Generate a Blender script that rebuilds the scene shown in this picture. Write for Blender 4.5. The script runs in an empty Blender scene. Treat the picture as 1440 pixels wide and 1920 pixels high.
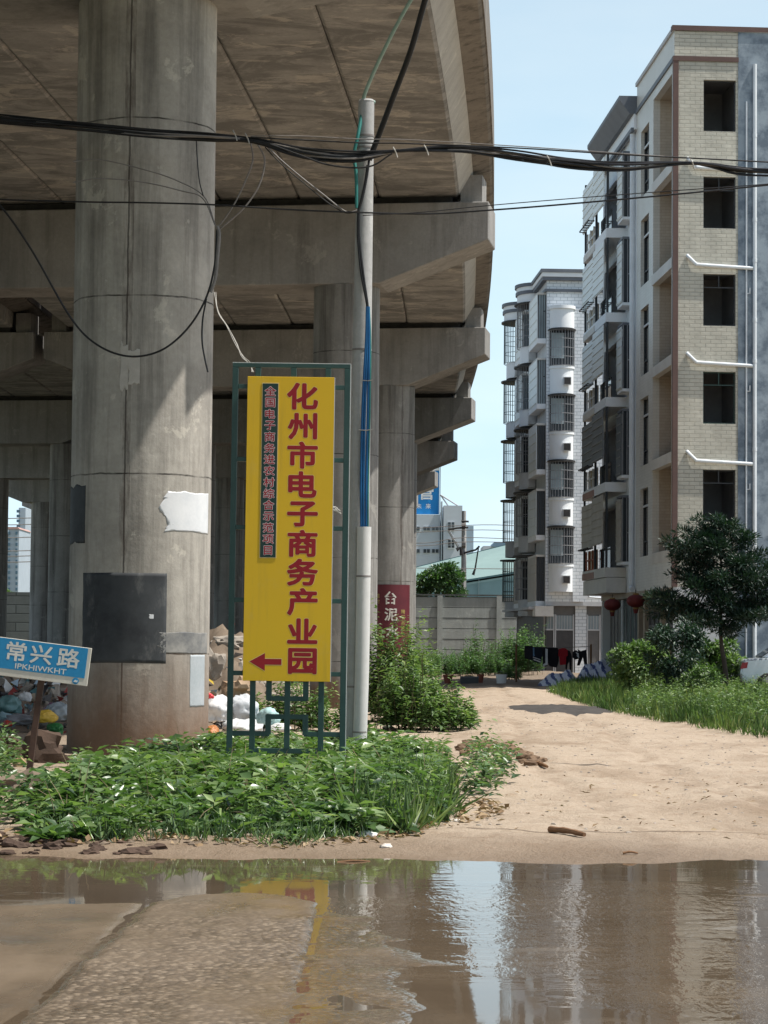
import bpy, math, random
import numpy as np
from mathutils import Vector, Matrix, noise as mnoise
random.seed(7)
rng = np.random.default_rng(7)
sc = bpy.context.scene
col = sc.collection
R = math.radians
# ------------------------------------------------------------------ camera
FPX, CAMZ = 4400.0, 1.6
PITCH = math.atan(237 / FPX)
ROLL = 0.0090
RC = Matrix.Rotation(math.pi / 2 + PITCH, 3, 'X') @ Matrix.Rotation(ROLL, 3, 'Z')
cd = bpy.data.cameras.new('camera')
cd.sensor_fit = 'VERTICAL'; cd.sensor_height = 24.0; cd.lens = 24.0 * FPX / 1920
cd.clip_start = 0.1; cd.clip_end = 5000
cam = bpy.data.objects.new('camera', cd); col.objects.link(cam)
cam.matrix_world = Matrix.Translation((0, 0, CAMZ)) @ RC.to_4x4()
sc.camera = cam
# ------------------------------------------------------------------ sky, sun, exposure
SUN = Vector((1.0, -0.20, 2.02)).normalized()
w = bpy.data.worlds.new('World'); sc.world = w; w.use_nodes = True
wt = w.node_tree; wt.nodes.clear()
sky = wt.nodes.new('ShaderNodeTexSky'); sky.sky_type = 'NISHITA'; sky.sun_disc = False
sky.sun_elevation = math.asin(SUN.z); sky.sun_rotation = math.atan2(SUN.x, SUN.y)
sky.air_density = 1.0; sky.dust_density = 2.2; sky.ozone_density = 1.6; sky.altitude = 50
wtc = wt.nodes.new('ShaderNodeTexCoord')
wmp = wt.nodes.new('ShaderNodeMapping'); wmp.inputs['Scale'].default_value = (3.2, 3.2, 11.0)
wn = wt.nodes.new('ShaderNodeTexNoise'); wn.inputs['Scale'].default_value = 1.6
wn.inputs['Detail'].default_value = 6; wn.inputs['Roughness'].default_value = 0.5
wr = wt.nodes.new('ShaderNodeValToRGB')                      # thin pale cloud in the low sky
wr.color_ramp.elements[0].position = 0.35; wr.color_ramp.elements[0].color = (5.7, 7.8, 9.1, 1)
wr.color_ramp.elements[1].position = 0.75; wr.color_ramp.elements[1].color = (7.3, 8.8, 9.5, 1)
wx = wt.nodes.new('ShaderNodeSeparateXYZ')
wg = wt.nodes.new('ShaderNodeMapRange'); wg.inputs[1].default_value = 0.05; wg.inputs[2].default_value = 0.62
wg.inputs[3].default_value = 1.0; wg.inputs[4].default_value = 0.0
wm = wt.nodes.new('ShaderNodeMix'); wm.data_type = 'RGBA'
wb = wt.nodes.new('ShaderNodeBackground'); wb.inputs['Strength'].default_value = 0.10
wo = wt.nodes.new('ShaderNodeOutputWorld')
wt.links.new(wtc.outputs['Generated'], wmp.inputs['Vector']); wt.links.new(wmp.outputs[0], wn.inputs['Vector'])
wt.links.new(wn.outputs['Fac'], wr.inputs['Fac']); wt.links.new(wr.outputs['Color'], wm.inputs[7])
wt.links.new(wtc.outputs['Generated'], wx.inputs[0]); wt.links.new(wx.outputs[2], wg.inputs[0]); wt.links.new(wg.outputs[0], wm.inputs[0])
wt.links.new(sky.outputs[0], wm.inputs[6]); wt.links.new(wm.outputs[2], wb.inputs['Color'])
wt.links.new(wb.outputs[0], wo.inputs['Surface'])
sd = bpy.data.lights.new('sun', 'SUN'); sd.energy = 5.0; sd.angle = R(0.55); sd.color = (1.0, 0.955, 0.88)
sun = bpy.data.objects.new('sun', sd); col.objects.link(sun)
sun.rotation_euler = (-SUN).to_track_quat('-Z', 'Y').to_euler(); sun.location = (30, 20, 60)
sc.view_settings.view_transform = 'Standard'; sc.view_settings.look = 'None'
sc.view_settings.exposure = 0.32; sc.view_settings.gamma = 1.0
sc.cycles.max_bounces = 7; sc.cycles.diffuse_bounces = 4; sc.cycles.transparent_max_bounces = 8
# ------------------------------------------------------------------ picture measurements -> the place
def ray(px, py):
    return RC @ Vector(((px - 720) / FPX, (960 - py) / FPX, -1))
def at(px, py, Y):
    d = ray(px, py); return Vector((0, 0, CAMZ)) + d * (Y / d.y)
def gp(px, py, z=0.0):
    d = ray(px, py); return Vector((0, 0, CAMZ)) + d * ((z - CAMZ) / d.z)
# ------------------------------------------------------------------ mesh helpers
class MB:
    def __init__(s): s.v = []; s.f = []
    def add(s, vs, fs):
        o = len(s.v); s.v += [tuple(v) for v in vs]; s.f += [tuple(i + o for i in f) for f in fs]; return s
    def hexa(s, a):
        return s.add(a, [(0, 3, 2, 1), (4, 5, 6, 7), (0, 1, 5, 4), (1, 2, 6, 5), (2, 3, 7, 6), (3, 0, 4, 7)])
    def box(s, x0, x1, y0, y1, z0, z1):
        return s.hexa([(x0, y0, z0), (x1, y0, z0), (x1, y1, z0), (x0, y1, z0), (x0, y0, z1), (x1, y0, z1), (x1, y1, z1), (x0, y1, z1)])
    def fbox(s, F, u0, u1, n0, n1, z0, z1):
        p = F.p
        return s.hexa([p(u0, n1, z0), p(u1, n1, z0), p(u1, n0, z0), p(u0, n0, z0), p(u0, n1, z1), p(u1, n1, z1), p(u1, n0, z1), p(u0, n0, z1)])
    def tube(s, pts, r, n=8, caps=True):
        pts = [Vector(p) for p in pts]; m = len(pts)
        rs = r if isinstance(r, (list, tuple)) else [r] * m
        t0 = (pts[1] - pts[0]).normalized()
        a = t0.orthogonal().normalized(); vs = []; fs = []
        for i, p in enumerate(pts):
            t = (pts[min(i + 1, m - 1)] - pts[max(i - 1, 0)])
            t = t.normalized() if t.length > 1e-9 else t0
            a = (a - t * a.dot(t)).normalized(); b = t.cross(a)
            for k in range(n):
                q = 2 * math.pi * k / n
                vs.append(p + (a * math.cos(q) + b * math.sin(q)) * rs[i])
        for i in range(m - 1):
            for k in range(n):
                k2 = (k + 1) % n
                fs.append((i * n + k, i * n + k2, (i + 1) * n + k2, (i + 1) * n + k))
        if caps:
            fs.append(tuple(range(n - 1, -1, -1))); fs.append(tuple((m - 1) * n + k for k in range(n)))
        return s.add(vs, fs)
    def lathe(s, prof, c=(0, 0, 0), n=24, caps=True):
        vs = []; fs = []; m = len(prof)
        for (r, z) in prof:
            for k in range(n):
                q = 2 * math.pi * k / n
                vs.append((c[0] + r * math.cos(q), c[1] + r * math.sin(q), c[2] + z))
        for i in range(m - 1):
            for k in range(n):
                k2 = (k + 1) % n
                fs.append((i * n + k, i * n + k2, (i + 1) * n + k2, (i + 1) * n + k))
        if caps:
            fs.append(tuple(range(n - 1, -1, -1))); fs.append(tuple((m - 1) * n + k for k in range(n)))
        return s.add(vs, fs)
    def prism(s, poly, d):
        """poly: 3D points (ccw seen from +d side is not required), extruded by d"""
        poly = [Vector(p) for p in poly]; d = Vector(d); n = len(poly)
        return s.add(poly + [p + d for p in poly],
                     [tuple(range(n - 1, -1, -1)), tuple(range(n, 2 * n))] +
                     [(i, (i + 1) % n, (i + 1) % n + n, i + n) for i in range(n)])
    def build(s, name, m, parent=None, loc=None, smooth=False, bevel=0, ang=0.7):
        me = bpy.data.meshes.new(name); me.from_pydata(s.v, [], s.f); me.update()
        return link(name, me, m, parent, loc, smooth, bevel, ang)
def link(name, me, m, parent=None, loc=None, smooth=False, bevel=0, ang=0.7):
    import bmesh
    bm = bmesh.new(); bm.from_mesh(me); bmesh.ops.recalc_face_normals(bm, faces=bm.faces); bm.to_mesh(me); bm.free()
    me.materials.append(m)
    if smooth:
        me.shade_smooth(); me.set_sharp_from_angle(angle=ang)
    o = bpy.data.objects.new(name, me); col.objects.link(o)
    if parent: o.parent = parent
    if loc: o.location = loc
    if bevel:
        b = o.modifiers.new('bevel', 'BEVEL'); b.width = bevel; b.segments = 2; b.limit_method = 'ANGLE'
    return o
class Fr:
    def __init__(s, o, u, flip=False):
        s.o = Vector((o[0], o[1], 0)); s.u = Vector((u[0], u[1], 0)).normalized()
        s.n = Vector((s.u.y, -s.u.x, 0)) * (-1 if flip else 1)
    def p(s, u, n, z): return s.o + s.u * u + s.n * n + Vector((0, 0, z))
def tag(o, label=None, cat=None, group=None, kind=None):
    for k, v in (('label', label), ('category', cat), ('group', group), ('kind', kind)):
        if v: o[k] = v
    return o
def thing(name, label, cat, loc=(0, 0, 0), group=None, rot=None):
    o = bpy.data.objects.new(name, None); col.objects.link(o); o.location = loc
    o.empty_display_size = 0.3
    if rot: o.rotation_euler = rot
    return tag(o, label, cat, group)
def settle(root):
    """parts were measured in the place's own coordinates: hang them on the thing's base without moving them"""
    for ch in root.children: ch.matrix_parent_inverse = Matrix.Translation(-root.location)
    return root
def catmull(pts, n=8):
    P = [Vector(p) for p in pts]; P = [2 * P[0] - P[1]] + P + [2 * P[-1] - P[-2]]; out = []
    for i in range(1, len(P) - 2):
        for k in range(n):
            t = k / n
            out.append(0.5 * ((2 * P[i]) + (P[i + 1] - P[i - 1]) * t + (2 * P[i - 1] - 5 * P[i] + 4 * P[i + 1] - P[i + 2]) * t * t + (3 * P[i] - P[i - 1] - 3 * P[i + 1] + P[i + 2]) * t ** 3))
    out.append(P[-2]); return out
def wall(F, u0, u1, z0, z1, holes, n=0.0, deep=0.2, mb=None):
    """front sheet with openings (u0,u1,z0,z1) and reveals"""
    mb = mb or MB(); p = F.p
    us = sorted({u0, u1} | {h[0] for h in holes} | {h[1] for h in holes})
    zs = sorted({z0, z1} | {h[2] for h in holes} | {h[3] for h in holes})
    us = [u for u in us if u0 <= u <= u1]; zs = [z for z in zs if z0 <= z <= z1]
    for a, b in zip(us[:-1], us[1:]):
        for c, d in zip(zs[:-1], zs[1:]):
            mu, mz = (a + b) / 2, (c + d) / 2
            if any(h[0] < mu < h[1] and h[2] < mz < h[3] for h in holes): continue
            mb.add([p(a, n, c), p(b, n, c), p(b, n, d), p(a, n, d)], [(0, 1, 2, 3)])
    for (a, b, c, d) in holes:
        m = n - deep
        mb.add([p(a, n, c), p(b, n, c), p(b, n, d), p(a, n, d), p(a, m, c), p(b, m, c), p(b, m, d), p(a, m, d)],
               [(0, 1, 5, 4), (1, 2, 6, 5), (2, 3, 7, 6), (3, 0, 4, 7)])
    return mb
# ------------------------------------------------------------------ material helpers
class NT:
    def __init__(s, name):
        s.m = bpy.data.materials.new(name); s.m.use_nodes = True; s.t = s.m.node_tree
        s.b = s.t.nodes['Principled BSDF']; s.b.inputs['Specular IOR Level'].default_value = 0.3
        s.tc = s.t.nodes.new('ShaderNodeTexCoord')
    def set(s, sock, v):
        if hasattr(v, 'is_linked') or isinstance(v, bpy.types.NodeSocket): s.t.links.new(v, sock)
        elif isinstance(v, (tuple, list)) and len(v) == 3 and sock.type == 'RGBA': sock.default_value = (*v, 1)
        else: sock.default_value = v
    def vec(s, scale=(1, 1, 1), src='Object', loc=(0, 0, 0), rot=(0, 0, 0)):
        mp = s.t.nodes.new('ShaderNodeMapping'); mp.inputs['Scale'].default_value = scale
        mp.inputs['Location'].default_value = loc; mp.inputs['Rotation'].default_value = rot
        s.t.links.new(s.tc.outputs[src], mp.inputs[0]); return mp.outputs[0]
    def noise(s, scale, detail=6, rough=0.6, stretch=(1, 1, 1), vec=None, dist=0.0):
        n = s.t.nodes.new('ShaderNodeTexNoise'); n.inputs['Scale'].default_value = scale
        n.inputs['Detail'].default_value = detail; n.inputs['Roughness'].default_value = rough
        n.inputs['Distortion'].default_value = dist
        s.t.links.new(vec or s.vec(stretch), n.inputs['Vector']); return n.outputs['Fac']
    def ramp(s, fac, *stops):
        r = s.t.nodes.new('ShaderNodeValToRGB'); e = r.color_ramp.elements
        while len(e) < len(stops): e.new(0.5)
        for k, (p, c) in enumerate(stops):
            e[k].position = p; e[k].color = (*c, 1) if isinstance(c, (tuple, list)) else (c, c, c, 1)
        s.t.links.new(fac, r.inputs[0]); return r.outputs[0]
    def mix(s, f, a, b, mode='MIX'):
        m = s.t.nodes.new('ShaderNodeMix'); m.data_type = 'RGBA'; m.blend_type = mode
        s.set(m.inputs[0], f); s.set(m.inputs[6], a); s.set(m.inputs[7], b); return m.outputs[2]
    def math(s, op, a, b=0.0, c=None):
        m = s.t.nodes.new('ShaderNodeMath'); m.operation = op; s.set(m.inputs[0], a); s.set(m.inputs[1], b)
        if c is not None: s.set(m.inputs[2], c)
        return m.outputs[0]
    def xyz(s, src='Object'):
        x = s.t.nodes.new('ShaderNodeSeparateXYZ'); s.t.links.new(s.tc.outputs[src], x.inputs[0]); return x.outputs
    def bump(s, h, strength=0.3, dist=0.02, normal=None):
        b = s.t.nodes.new('ShaderNodeBump'); b.inputs['Strength'].default_value = strength
        b.inputs['Distance'].default_value = dist; s.t.links.new(h, b.inputs['Height'])
        if normal: s.t.links.new(normal, b.inputs['Normal'])
        s.t.links.new(b.outputs[0], s.b.inputs['Normal']); return b.outputs[0]
    def out(s, base, rough=0.85, **kw):
        s.set(s.b.inputs['Base Color'], base); s.set(s.b.inputs['Roughness'], rough)
        for k, v in kw.items(): s.set(s.b.inputs[k.replace('_', ' ')], v)
        return s.m
def pm(name, c1, c2=None, scale=3.0, rough=0.8, bump=0.15, bscale=30, stretch=(1, 1, 1), contrast=(0.35, 0.65), **kw):
    """two tone weathered surface"""
    t = NT(name); c2 = c2 or tuple(x * 0.8 for x in c1)
    c = t.ramp(t.noise(scale, 8, 0.65, stretch), (contrast[0], c1), (contrast[1], c2))
    c = t.mix(0.25, c, t.ramp(t.noise(scale * 9, 4, 0.6), (0.3, 0.45), (0.7, 0.65)), 'OVERLAY')
    if bump: t.bump(t.noise(bscale, 5), bump, 0.01)
    return t.out(c, rough, **kw)
def brickmat(name, c1, c2, mortar, bw, bh, msize=0.012, bump=0.5, dirt=0.25, rough=0.6):
    t = NT(name); x = t.xyz(); cmb = t.t.nodes.new('ShaderNodeCombineXYZ')
    t.set(cmb.inputs[0], t.math('ADD', x[0], x[1])); t.set(cmb.inputs[1], x[2])
    br = t.t.nodes.new('ShaderNodeTexBrick'); t.t.links.new(cmb.outputs[0], br.inputs['Vector'])
    for k, v in (('Color1', c1), ('Color2', c2), ('Mortar', mortar)): br.inputs[k].default_value = (*v, 1)
    for k, v in (('Scale', 1.0), ('Brick Width', bw), ('Row Height', bh), ('Mortar Size', msize), ('Mortar Smooth', 0.6), ('Bias', -0.1)): br.inputs[k].default_value = v
    c = t.mix(dirt, br.outputs['Color'], t.ramp(t.noise(0.9, 8, 0.7, (1, 1, 0.35)), (0.3, 0.25), (0.7, 0.75)), 'OVERLAY')
    t.bump(t.math('SUBTRACT', t.noise(3.5, 4), br.outputs['Fac']), bump, 0.02)
    return t.out(c, rough)
def concrete(name, lo, hi, mud=0.0, joints=None, seam=None, streak=0.5, soffit=False, dark=(0.05, 0.045, 0.04)):
    t = NT(name)
    c = t.ramp(t.noise(0.9, 9, 0.68), (0.3, lo), (0.72, hi))
    if soffit:
        st = t.noise(0.75, 9, 0.74, (0.8, 1.25, 1.0), dist=0.9)
        c = t.mix(t.ramp(st, (0.46, 0.0), (0.56, 0.65)), c, tuple(x * 0.58 for x in lo))
        pz = t.noise(1.5, 8, 0.72, (0.6, 1.0, 1), dist=0.7)
        c = t.mix(t.ramp(pz, (0.55, 0.0), (0.60, 0.6)), c, (hi[0] * 1.30, hi[1] * 1.24, hi[2] * 1.16))
        fz = t.noise(5.0, 6, 0.75, (0.35, 2.2, 1), dist=0.5)
        c = t.mix(t.ramp(fz, (0.56, 0.0), (0.70, 0.35)), c, tuple(x * 0.5 for x in lo))
    else:
        st = t.noise(1.0, 7, 0.7, (2.6, 2.6, 0.16))
        c = t.mix(t.math('MULTIPLY', t.ramp(st, (0.48, 0.0), (0.66, 1.0)), streak), c, dark)
        pz = t.noise(1.6, 7, 0.7, (1, 1, 0.8), dist=0.4)
        c = t.mix(t.ramp(pz, (0.60, 0.0), (0.63, 0.35)), c, (hi[0] * 1.35, hi[1] * 1.35, hi[2] * 1.3))
    x = t.xyz()
    if joints:
        z = t.math('ADD', x[2], t.math('MULTIPLY', t.noise(2.5, 3), 0.05))
        q = t.math('ABSOLUTE', t.math('SUBTRACT', t.math('FRACT', t.math('DIVIDE', t.math('SUBTRACT', z, joints[0] - joints[1] / 2), joints[1])), 0.5))
        jm = t.math('MULTIPLY', t.math('LESS_THAN', q, 0.0045), t.ramp(t.noise(3, 4), (0.35, 0.2), (0.6, 0.9)))
        c = t.mix(jm, c, (0.03, 0.027, 0.024))
    if seam is not None:
        a = t.math('ARCTAN2', x[0], t.math('MULTIPLY', x[1], -1.0))
        d = t.math('ABSOLUTE', t.math('ADD', t.math('SUBTRACT', a, seam), t.math('MULTIPLY', t.math('SUBTRACT', t.noise(4, 3), 0.5), 0.03)))
        c = t.mix(t.math('MULTIPLY', t.math('LESS_THAN', d, 0.012), 0.75), c, (0.035, 0.028, 0.024))
        c = t.mix(t.math('MULTIPLY', t.math('LESS_THAN', d, 0.075), t.ramp(t.noise(2.2, 6, 0.7, (3, 3, 0.5)), (0.45, 0.0), (0.62, 0.6))), c, (0.07, 0.05, 0.04))
    if mud:
        mz = t.math('ADD', x[2], t.math('MULTIPLY', t.math('SUBTRACT', t.noise(1.2, 6, 0.65, (2, 2, 0.6)), 0.5), 1.3))
        mr = t.t.nodes.new('ShaderNodeMapRange'); mr.inputs[1].default_value = mud * 1.35; mr.inputs[2].default_value = 0.35
        t.set(mr.inputs[0], mz)
        c = t.mix(t.math('MULTIPLY', mr.outputs[0], 0.92), c, (0.165, 0.098, 0.06))
    c = t.mix(0.3, c, t.ramp(t.noise(14, 5, 0.7), (0.3, 0.36), (0.7, 0.64)), 'OVERLAY')
    t.bump(t.noise(9, 8, 0.7), 0.35, 0.02)
    return t.out(c, 0.88)
def leafmat(name, dark, mid, light, trans=0.25, rough=0.42, spec=0.45):
    t = NT(name); a = t.t.nodes.new('ShaderNodeAttribute'); a.attribute_name = 'tint'
    c = t.ramp(a.outputs['Fac'], (0.0, dark), (0.55, mid), (1.0, light))
    t.out(c, rough); t.b.inputs['Specular IOR Level'].default_value = spec
    tr = t.t.nodes.new('ShaderNodeBsdfTranslucent'); mx = t.t.nodes.new('ShaderNodeMixShader')
    t.set(tr.inputs[0], t.mix(1.0, c, (1.5, 1.9, 0.7), 'MULTIPLY')); mx.inputs[0].default_value = trans
    o = t.t.nodes['Material Output']
    t.t.links.new(t.b.outputs[0], mx.inputs[1]); t.t.links.new(tr.outputs[0], mx.inputs[2]); t.t.links.new(mx.outputs[0], o.inputs[0])
    return t.m
# ------------------------------------------------------------------ foliage helpers
def unit(a):
    return a / np.maximum(np.linalg.norm(a, axis=-1, keepdims=True), 1e-9)
def leaf_mesh(name, m, pos, d, nrm, L, W, parent=None, fold=0.25, droop=0.0, tint=None):
    """pointed leaves: two folded halves with a bent tip; arrays of base point, direction, normal, length, width"""
    n = len(pos); d = unit(d); side = unit(np.cross(d, nrm)); up = unit(np.cross(side, d))
    L = np.broadcast_to(np.asarray(L, float), (n,))[:, None]; W = np.broadcast_to(np.asarray(W, float), (n,))[:, None]
    b = pos; tip = pos + d * L - up * (L * droop)
    l = pos + d * L * 0.45 + side * W * 0.5 + up * W * fold; r = pos + d * L * 0.45 - side * W * 0.5 + up * W * fold
    V = np.stack([b, r, tip, l], 1).reshape(-1, 3)
    i = np.arange(n) * 4
    T = np.stack([i, i + 1, i + 2, i, i + 2, i + 3], 1).reshape(-1)
    me = bpy.data.meshes.new(name); me.vertices.add(4 * n); me.vertices.foreach_set('co', V.ravel().astype(np.float32))
    me.loops.add(6 * n); me.loops.foreach_set('vertex_index', T.astype(np.int32))
    me.polygons.add(2 * n); me.polygons.foreach_set('loop_start', (np.arange(2 * n) * 3).astype(np.int32))
    me.update(calc_edges=True); me.validate()
    if tint is None: tint = rng.random(n)
    at_ = me.attributes.new('tint', 'FLOAT', 'POINT'); at_.data.foreach_set('value', np.repeat(np.clip(tint, 0, 1), 4).astype(np.float32))
    me.materials.append(m)
    o = bpy.data.objects.new(name, me); col.objects.link(o)
    if parent: o.parent = parent
    return o
def rand_dirs(n, up=0.3):
    v = rng.normal(size=(n, 3)); v[:, 2] += up; return unit(v)
# ------------------------------------------------------------------ ground, road, water
def sstep(a, b, x):
    t = min(1, max(0, (x - a) / (b - a))); return t * t * (3 - 2 * t)
def gh(x, y):
    h = -0.05 + 0.10 * sstep(15.9, 18.3, y)
    n1 = mnoise.fractal(Vector((x * 0.55, y * 0.4, 1.3)), 1.0, 2.0, 5)
    n2 = mnoise.fractal(Vector((x * 3.1, y * 1.9, 7.7)), 0.9, 2.0, 4)
    far = sstep(17, 22, y)
    h += n1 * (0.022 + 0.012 * far) + n2 * (0.006 + 0.018 * far)
    h += 0.05 * math.exp(-((x + 2.1) / 2.2) ** 2 - ((y - 24) / 4.0) ** 2)
    h += 0.05 * sstep(4.9, 6.2, x - max(0, 41 - y) * 0.12) * sstep(33, 40, y)
    h += 0.05 * sstep(-0.4, -1.6, x) * sstep(28, 33, y)
    # churned ridge beside the weeds and low spoil along the wheel tracks
    h += 0.10 * math.exp(-((x - 1.25 - 0.06 * (y - 28)) / 0.5) ** 2 - ((y - 28.5) / 2.2) ** 2) * (1 + 1.6 * n2)
    h += 0.03 * sstep(45, 60, y) * math.sin(x * 1.7 + 1)
    for cx in (2.2, 3.7):   # wheel ruts
        q = x - cx - 0.25 * math.sin(y * .17) - .12 * n1
        h += (-0.038 * math.exp(-(q / .13) ** 2) + 0.016 * math.exp(-((abs(q) - .24) / .12) ** 2)) * sstep(18.5, 22, y) * (.6 + .8 * n1)
    return h
def grid_sheet(name, xs, ys, hf, m):
    nx, ny = len(xs), len(ys)
    v = [(x, y, hf(x, y)) for y in ys for x in xs]
    f = [(j * nx + i, j * nx + i + 1, (j + 1) * nx + i + 1, (j + 1) * nx + i) for j in range(ny - 1) for i in range(nx - 1)]
    me = bpy.data.meshes.new(name); me.from_pydata(v, [], f); me.shade_smooth(); me.materials.append(m)
    o = bpy.data.objects.new(name, me); col.objects.link(o); o['kind'] = 'structure'; return o
t = NT('dirt')
x = t.xyz()
c = t.ramp(t.noise(0.55, 9, 0.7, (1, 0.5, 1)), (0.3, (0.365, 0.285, 0.21)), (0.55, (0.43, 0.348, 0.265)), (0.75, (0.30, 0.228, 0.165)))
c = t.mix(t.ramp(t.noise(5, 8, 0.75, (1, 0.55, 1)), (0.52, 0.0), (0.68, 0.6)), c, (0.25, 0.17, 0.105))
c = t.mix(t.ramp(t.noise(22, 4, 0.7), (0.60, 0.0), (0.70, 0.55)), c, (0.62, 0.52, 0.40))
# damp band above the waterline and dark trodden soil under the bridge
wn_ = t.math('ADD', x[1], t.math('MULTIPLY', t.math('SUBTRACT', t.noise(0.8, 6), 0.5), 2.6))
mr = t.t.nodes.new('ShaderNodeMapRange'); mr.inputs[1].default_value = 17.2; mr.inputs[2].default_value = 19.3; mr.inputs[3].default_value = 1; mr.inputs[4].default_value = 0
t.set(mr.inputs[0], wn_); wet = mr.outputs[0]
c = t.mix(t.math('MULTIPLY', wet, 0.85), c, (0.18, 0.125, 0.08))
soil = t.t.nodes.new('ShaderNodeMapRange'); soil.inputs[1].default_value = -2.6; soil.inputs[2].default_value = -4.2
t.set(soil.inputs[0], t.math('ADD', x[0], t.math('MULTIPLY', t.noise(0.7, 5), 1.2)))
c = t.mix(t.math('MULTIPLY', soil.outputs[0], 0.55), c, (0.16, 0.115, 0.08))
far = t.t.nodes.new('ShaderNodeMapRange'); far.inputs[1].default_value = 76; far.inputs[2].default_value = 78
t.set(far.inputs[0], x[1])
c = t.mix(t.math('MULTIPLY', far.outputs[0], 0.7), c, (0.12, 0.09, 0.065))
ln = t.math('ABSOLUTE', t.math('SUBTRACT', t.math('ADD', x[1], t.math('MULTIPLY', t.math('SUBTRACT', t.noise(0.6, 5), 0.5), 0.9)), 19.25))
lm = t.math('MULTIPLY', t.math('LESS_THAN', ln, 0.035), t.math('GREATER_THAN', x[0], 0.7))
c = t.mix(t.math('MULTIPLY', lm, 0.7), c, (0.10, 0.07, 0.045))
for cx in (2.2, 3.7):       # darker trodden wheel tracks
    q = t.math('SUBTRACT', t.math('SUBTRACT', x[0], cx), t.math('MULTIPLY', t.math('SINE', t.math('MULTIPLY', x[1], .17)), .25))
    q = t.math('ABSOLUTE', t.math('ADD', q, t.math('MULTIPLY', t.math('SUBTRACT', t.noise(1.6, 5), .5), .5)))
    k_ = t.math('MULTIPLY', t.ramp(q, (0.06, 1.0), (0.24, 0.0)), t.ramp(t.noise(2.4, 6, .7, (1, .35, 1)), (.42, 0.0), (.62, .6)))
    c = t.mix(k_, c, (0.24, 0.175, 0.12))
streak = t.ramp(t.noise(3.2, 8, 0.75, (.35, 1.7, 1), dist=.4), (0.55, 0.0), (0.66, 0.5))
c = t.mix(streak, c, (0.27, 0.20, 0.14))
damp = t.ramp(t.noise(0.35, 7, 0.68, (1, .45, 1), dist=.5), (0.50, 0.0), (0.64, 0.7))
c = t.mix(damp, c, (0.22, 0.155, 0.10))
t.bump(t.math('ADD', t.noise(7, 8, 0.7, (1, 0.7, 1)), t.math('MULTIPLY', t.noise(30, 5, 0.7), 0.4)), 0.8, 0.07)
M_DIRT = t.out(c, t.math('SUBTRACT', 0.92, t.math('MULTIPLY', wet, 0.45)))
ys = list(np.concatenate([np.arange(15, 30, 0.11), np.arange(30, 60, 0.3), np.arange(60, 150, 0.9)]))
xs = list(np.concatenate([np.arange(-26, -6, 0.5), np.arange(-6, 9, 0.11), np.arange(9, 30, 0.5)]))
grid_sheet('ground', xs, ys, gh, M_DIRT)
b = MB()
X0, X1, Y0, Y1, B = -26, 29.5, 15, 149.1, 2500
b.add([(-B, -B, -.12), (B, -B, -.12), (B, Y0 + .4, -.12), (-B, Y0 + .4, -.12)], [(0, 1, 2, 3)])
b.add([(-B, Y0 + .4, -.12), (X0 + .6, Y0 + .4, -.12), (X0 + .6, Y1 - .5, -.05), (-B, Y1 - .5, -.05)], [(0, 1, 2, 3)])
b.add([(X1 - .6, Y0 + .4, -.12), (B, Y0 + .4, -.12), (B, Y1 - .5, -.05), (X1 - .6, Y1 - .5, -.05)], [(0, 1, 2, 3)])
b.add([(-B, Y1 - .5, -.05), (B, Y1 - .5, -.05), (B, B, -.05), (-B, B, -.05)], [(0, 1, 2, 3)])
b.build('terrain', pm('far soil', (0.22, 0.19, 0.12), (0.14, 0.15, 0.08), 0.3))['kind'] = 'structure'
# wet concrete road: worn slabs that just break the surface of the shallow water, with open joints between them
def poly_dist(x, y, P):
    """signed distance to a polygon, positive inside"""
    n = len(P); d = np.full(len(x), 1e9); ins = np.zeros(len(x), bool)
    for i in range(n):
        x1, y1 = P[i]; x2, y2 = P[(i + 1) % n]; ex, ey = x2 - x1, y2 - y1
        t_ = np.clip(((x - x1) * ex + (y - y1) * ey) / (ex * ex + ey * ey), 0, 1)
        d = np.minimum(d, np.hypot(x - x1 - t_ * ex, y - y1 - t_ * ey))
        m = ((y1 > y) != (y2 > y)) & (x < ex * (y - y1) / (ey + 1e-12) + x1); ins ^= m
    return np.where(ins, d, -d)
def gxy(P): return [(q.x, q.y) for q in (gp(*p) for p in P)]
PA = gxy([(280, 1692), (340, 1680), (420, 1674), (520, 1676), (575, 1681), (604, 1692), (590, 1735), (570, 1800), (536, 2060), (-140, 2060), (26, 1918), (154, 1805)])
PB = gxy([(-1500, 1700), (60, 1697), (278, 1692), (152, 1805), (24, 1918), (-143, 2060), (-1500, 2080)])
rx_ = np.concatenate([np.arange(-14, -3.2, .25), np.arange(-3.2, 3.4, .036), np.arange(3.4, 14, .25)]); ry_ = np.concatenate([np.arange(6, 8.6, .2), np.arange(8.6, 15.2, .045), np.arange(15.2, 19, .1)])
gx, gy = np.meshgrid(rx_, ry_); gx, gy = gx.ravel(), gy.ravel()
fr3 = lambda X_, Y_, o_, oc=5: np.array([mnoise.fractal(Vector((a, b_, o_)), .8, 2, oc) for a, b_ in zip(X_, Y_)])
wob = .028 * fr3(gx * 3, gy * 3, 5.)
nlo = fr3(gx * .8, gy * .55, 2.); nhi = fr3(gx * 3.5, gy * 2.2, 9.)
PC = gxy([(420, 1693), (606, 1693), (700, 1706), (810, 1730), (880, 1790), (860, 1850), (925, 1930), (1020, 2080), (200, 2080), (300, 1800)])
dC = poly_dist(gx + .10 * fr3(gx * .9, gy * .7, 33.), gy + .30 * fr3(gx * .9, gy * .7, 37.), PC)
dA = poly_dist(gx + wob, gy + wob * 1.6, PA); dB = poly_dist(gx + wob, gy + wob * 1.6, PB)
bars = fr3(gx * .55, gy * 1.5, 14.)
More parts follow.
